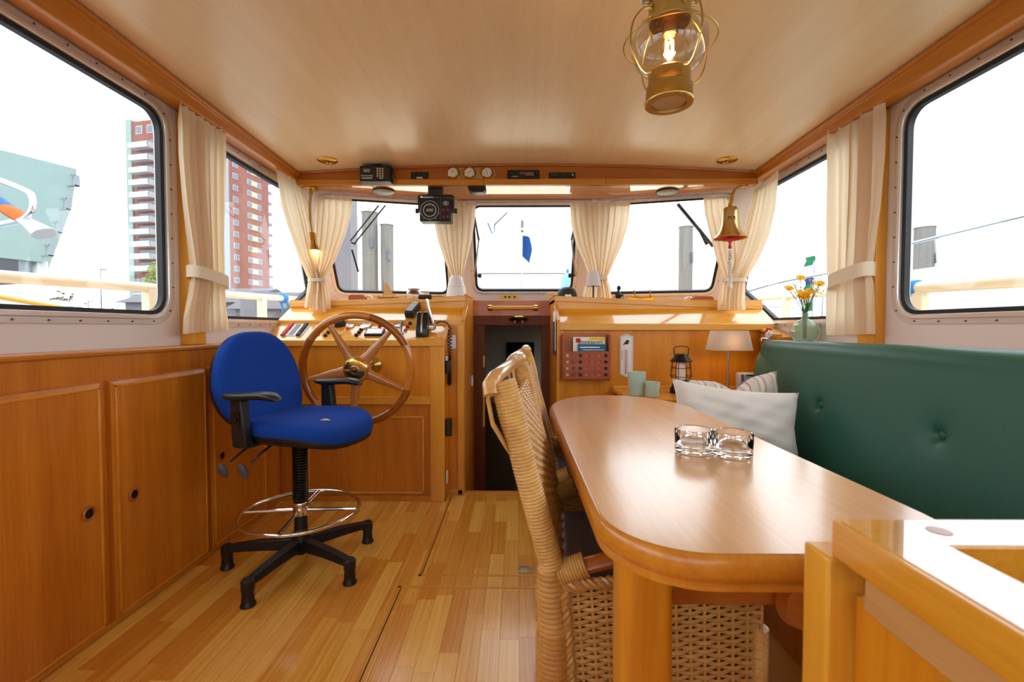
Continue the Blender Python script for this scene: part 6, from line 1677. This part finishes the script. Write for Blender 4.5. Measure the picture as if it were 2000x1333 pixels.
def tree(x, y, h_, r_, c_, lab, nm='young_tree', dens=90, leaf=.16):
    t = thing(nm, lab, 'tree', (x, y, -.4))
    tr = MB().tube([(x, y, -.5), (x, y, h_ * .55), (x, y, h_ * .9)], [.09, .06, .02], 7)
    lv = MB()
    for k in range(26):
        a = random.uniform(0, 2 * PI); e = random.uniform(.1, 1.2); L2 = r_ * random.uniform(.5, 1)
        b0_ = V((x, y, h_ * random.uniform(.35, .85))); b1_ = b0_ + V((math.cos(a) * math.cos(e), math.sin(a) * math.cos(e), math.sin(e))) * L2
        tr.tube([b0_, b1_], [.05, .025], 5)
        for j in range(dens // 10):
            c = b0_.lerp(b1_, random.uniform(.4, 1.05)) + V([random.uniform(-.25, .25) * r_ * .4 for _ in range(3)])
            q = V([random.uniform(-1, 1) for _ in range(3)]).normalized(); U, W2, _ = uvw(q); s = leaf * random.uniform(.6, 1.3)
            lv.add([c + U * s, c + W2 * s * .5, c - U * s, c - W2 * s * .5], [(0, 1, 2, 3)])
    tr.build('branches', mat('bark_' + t.name, (112, 104, 96), .9), t)
    lv.build('foliage', mat('leaves_' + t.name, c_, .8), t, smooth=0, kind='stuff')
tree(px(130, 62), 62, 5.8, 2.2, (150, 140, 110), 'nearly bare young tree on the quay', dens=40, leaf=.3)
tree(px(214, 70), 70, 4.2, 1.6, (140, 150, 118), 'small thin tree on the quay near the tower', dens=50, leaf=.32)
tree(px(124, 43), 43, 2.0, 1.0, (176, 96, 64), 'small rust coloured bush on the quay', 'rust_bush', 120, .2)
tree(px(38, 43), 43, 2.0, 2.0, (190, 150, 96), 'yellowing shrub beside the teal building', 'yellow_shrub', 140, .2)
tree(px(20, 40.6), 40.6, 1.1, 1.5, (126, 152, 88), 'low green hedge bush by the quay fence', 'green_bush', 140, .18)
tree(px(300, 88), 88, 13, 4.0, (150, 160, 92), 'green tree at the foot of the brick tower', 'green_tree', 160, .5)
tree(px(455, 45), 45, 3.6, 2.4, (176, 168, 80), 'yellow green bush behind the boat sheds', 'yellow_bush', 140, .22)
fn_ = thing('quay_fence', 'long white picket fence along the quay edge', 'fence', (px(60, 39), 39, -.4))
xa, xb = px(-40, 39), px(250, 39)
for z in (.3, 1.0): MB().box(xa, xb, 38.95, 39.05, z, z + .08).build('rail', whitec, fn_, smooth=0)
pk_ = bpy.data.meshes.new('picket'); _m = MB().box(-.04, .04, -.03, .03, 0, 1.7); pk_.from_pydata(_m.v, [], _m.f); pk_.materials.append(whitec)
nF = 46
for i in range(nF):
    o = bpy.data.objects.new('picket', pk_); COL.objects.link(o); o.parent = fn_
    o.location = V((xa + (xb - xa) * i / (nF - 1), 38.92, -.4)) - WL[fn_.name]
tag(bevbox('white_container', (px(66, 41.5), px(110, 41.5), 41.5, 42.3, -.4, 1.1), whitec, None, .05), 'low white container behind the quay fence', 'container')
wbt = thing('moored_tender', 'white boat bow beneath the teal building', 'boat', (-38, 34, -1.5))
MB().rings([[V((x, 34 - w_, zt_)), V((x, 34 + w_, zt_)), V((x, 34 + w_ * .4, -1.5)), V((x, 34 - w_ * .4, -1.5))] for x, w_, zt_ in ((-46, 1.5, 4.3), (-39.5, 1.5, 4.0), (-37, .9, 4.25), (-35.6, .1, 4.5))]).build('hull', gelc, wbt, smooth=30)
bevbox('cabin', (-46, -40.5, 33, 35, 4.0, 4.9), darkgl, wbt, .1)
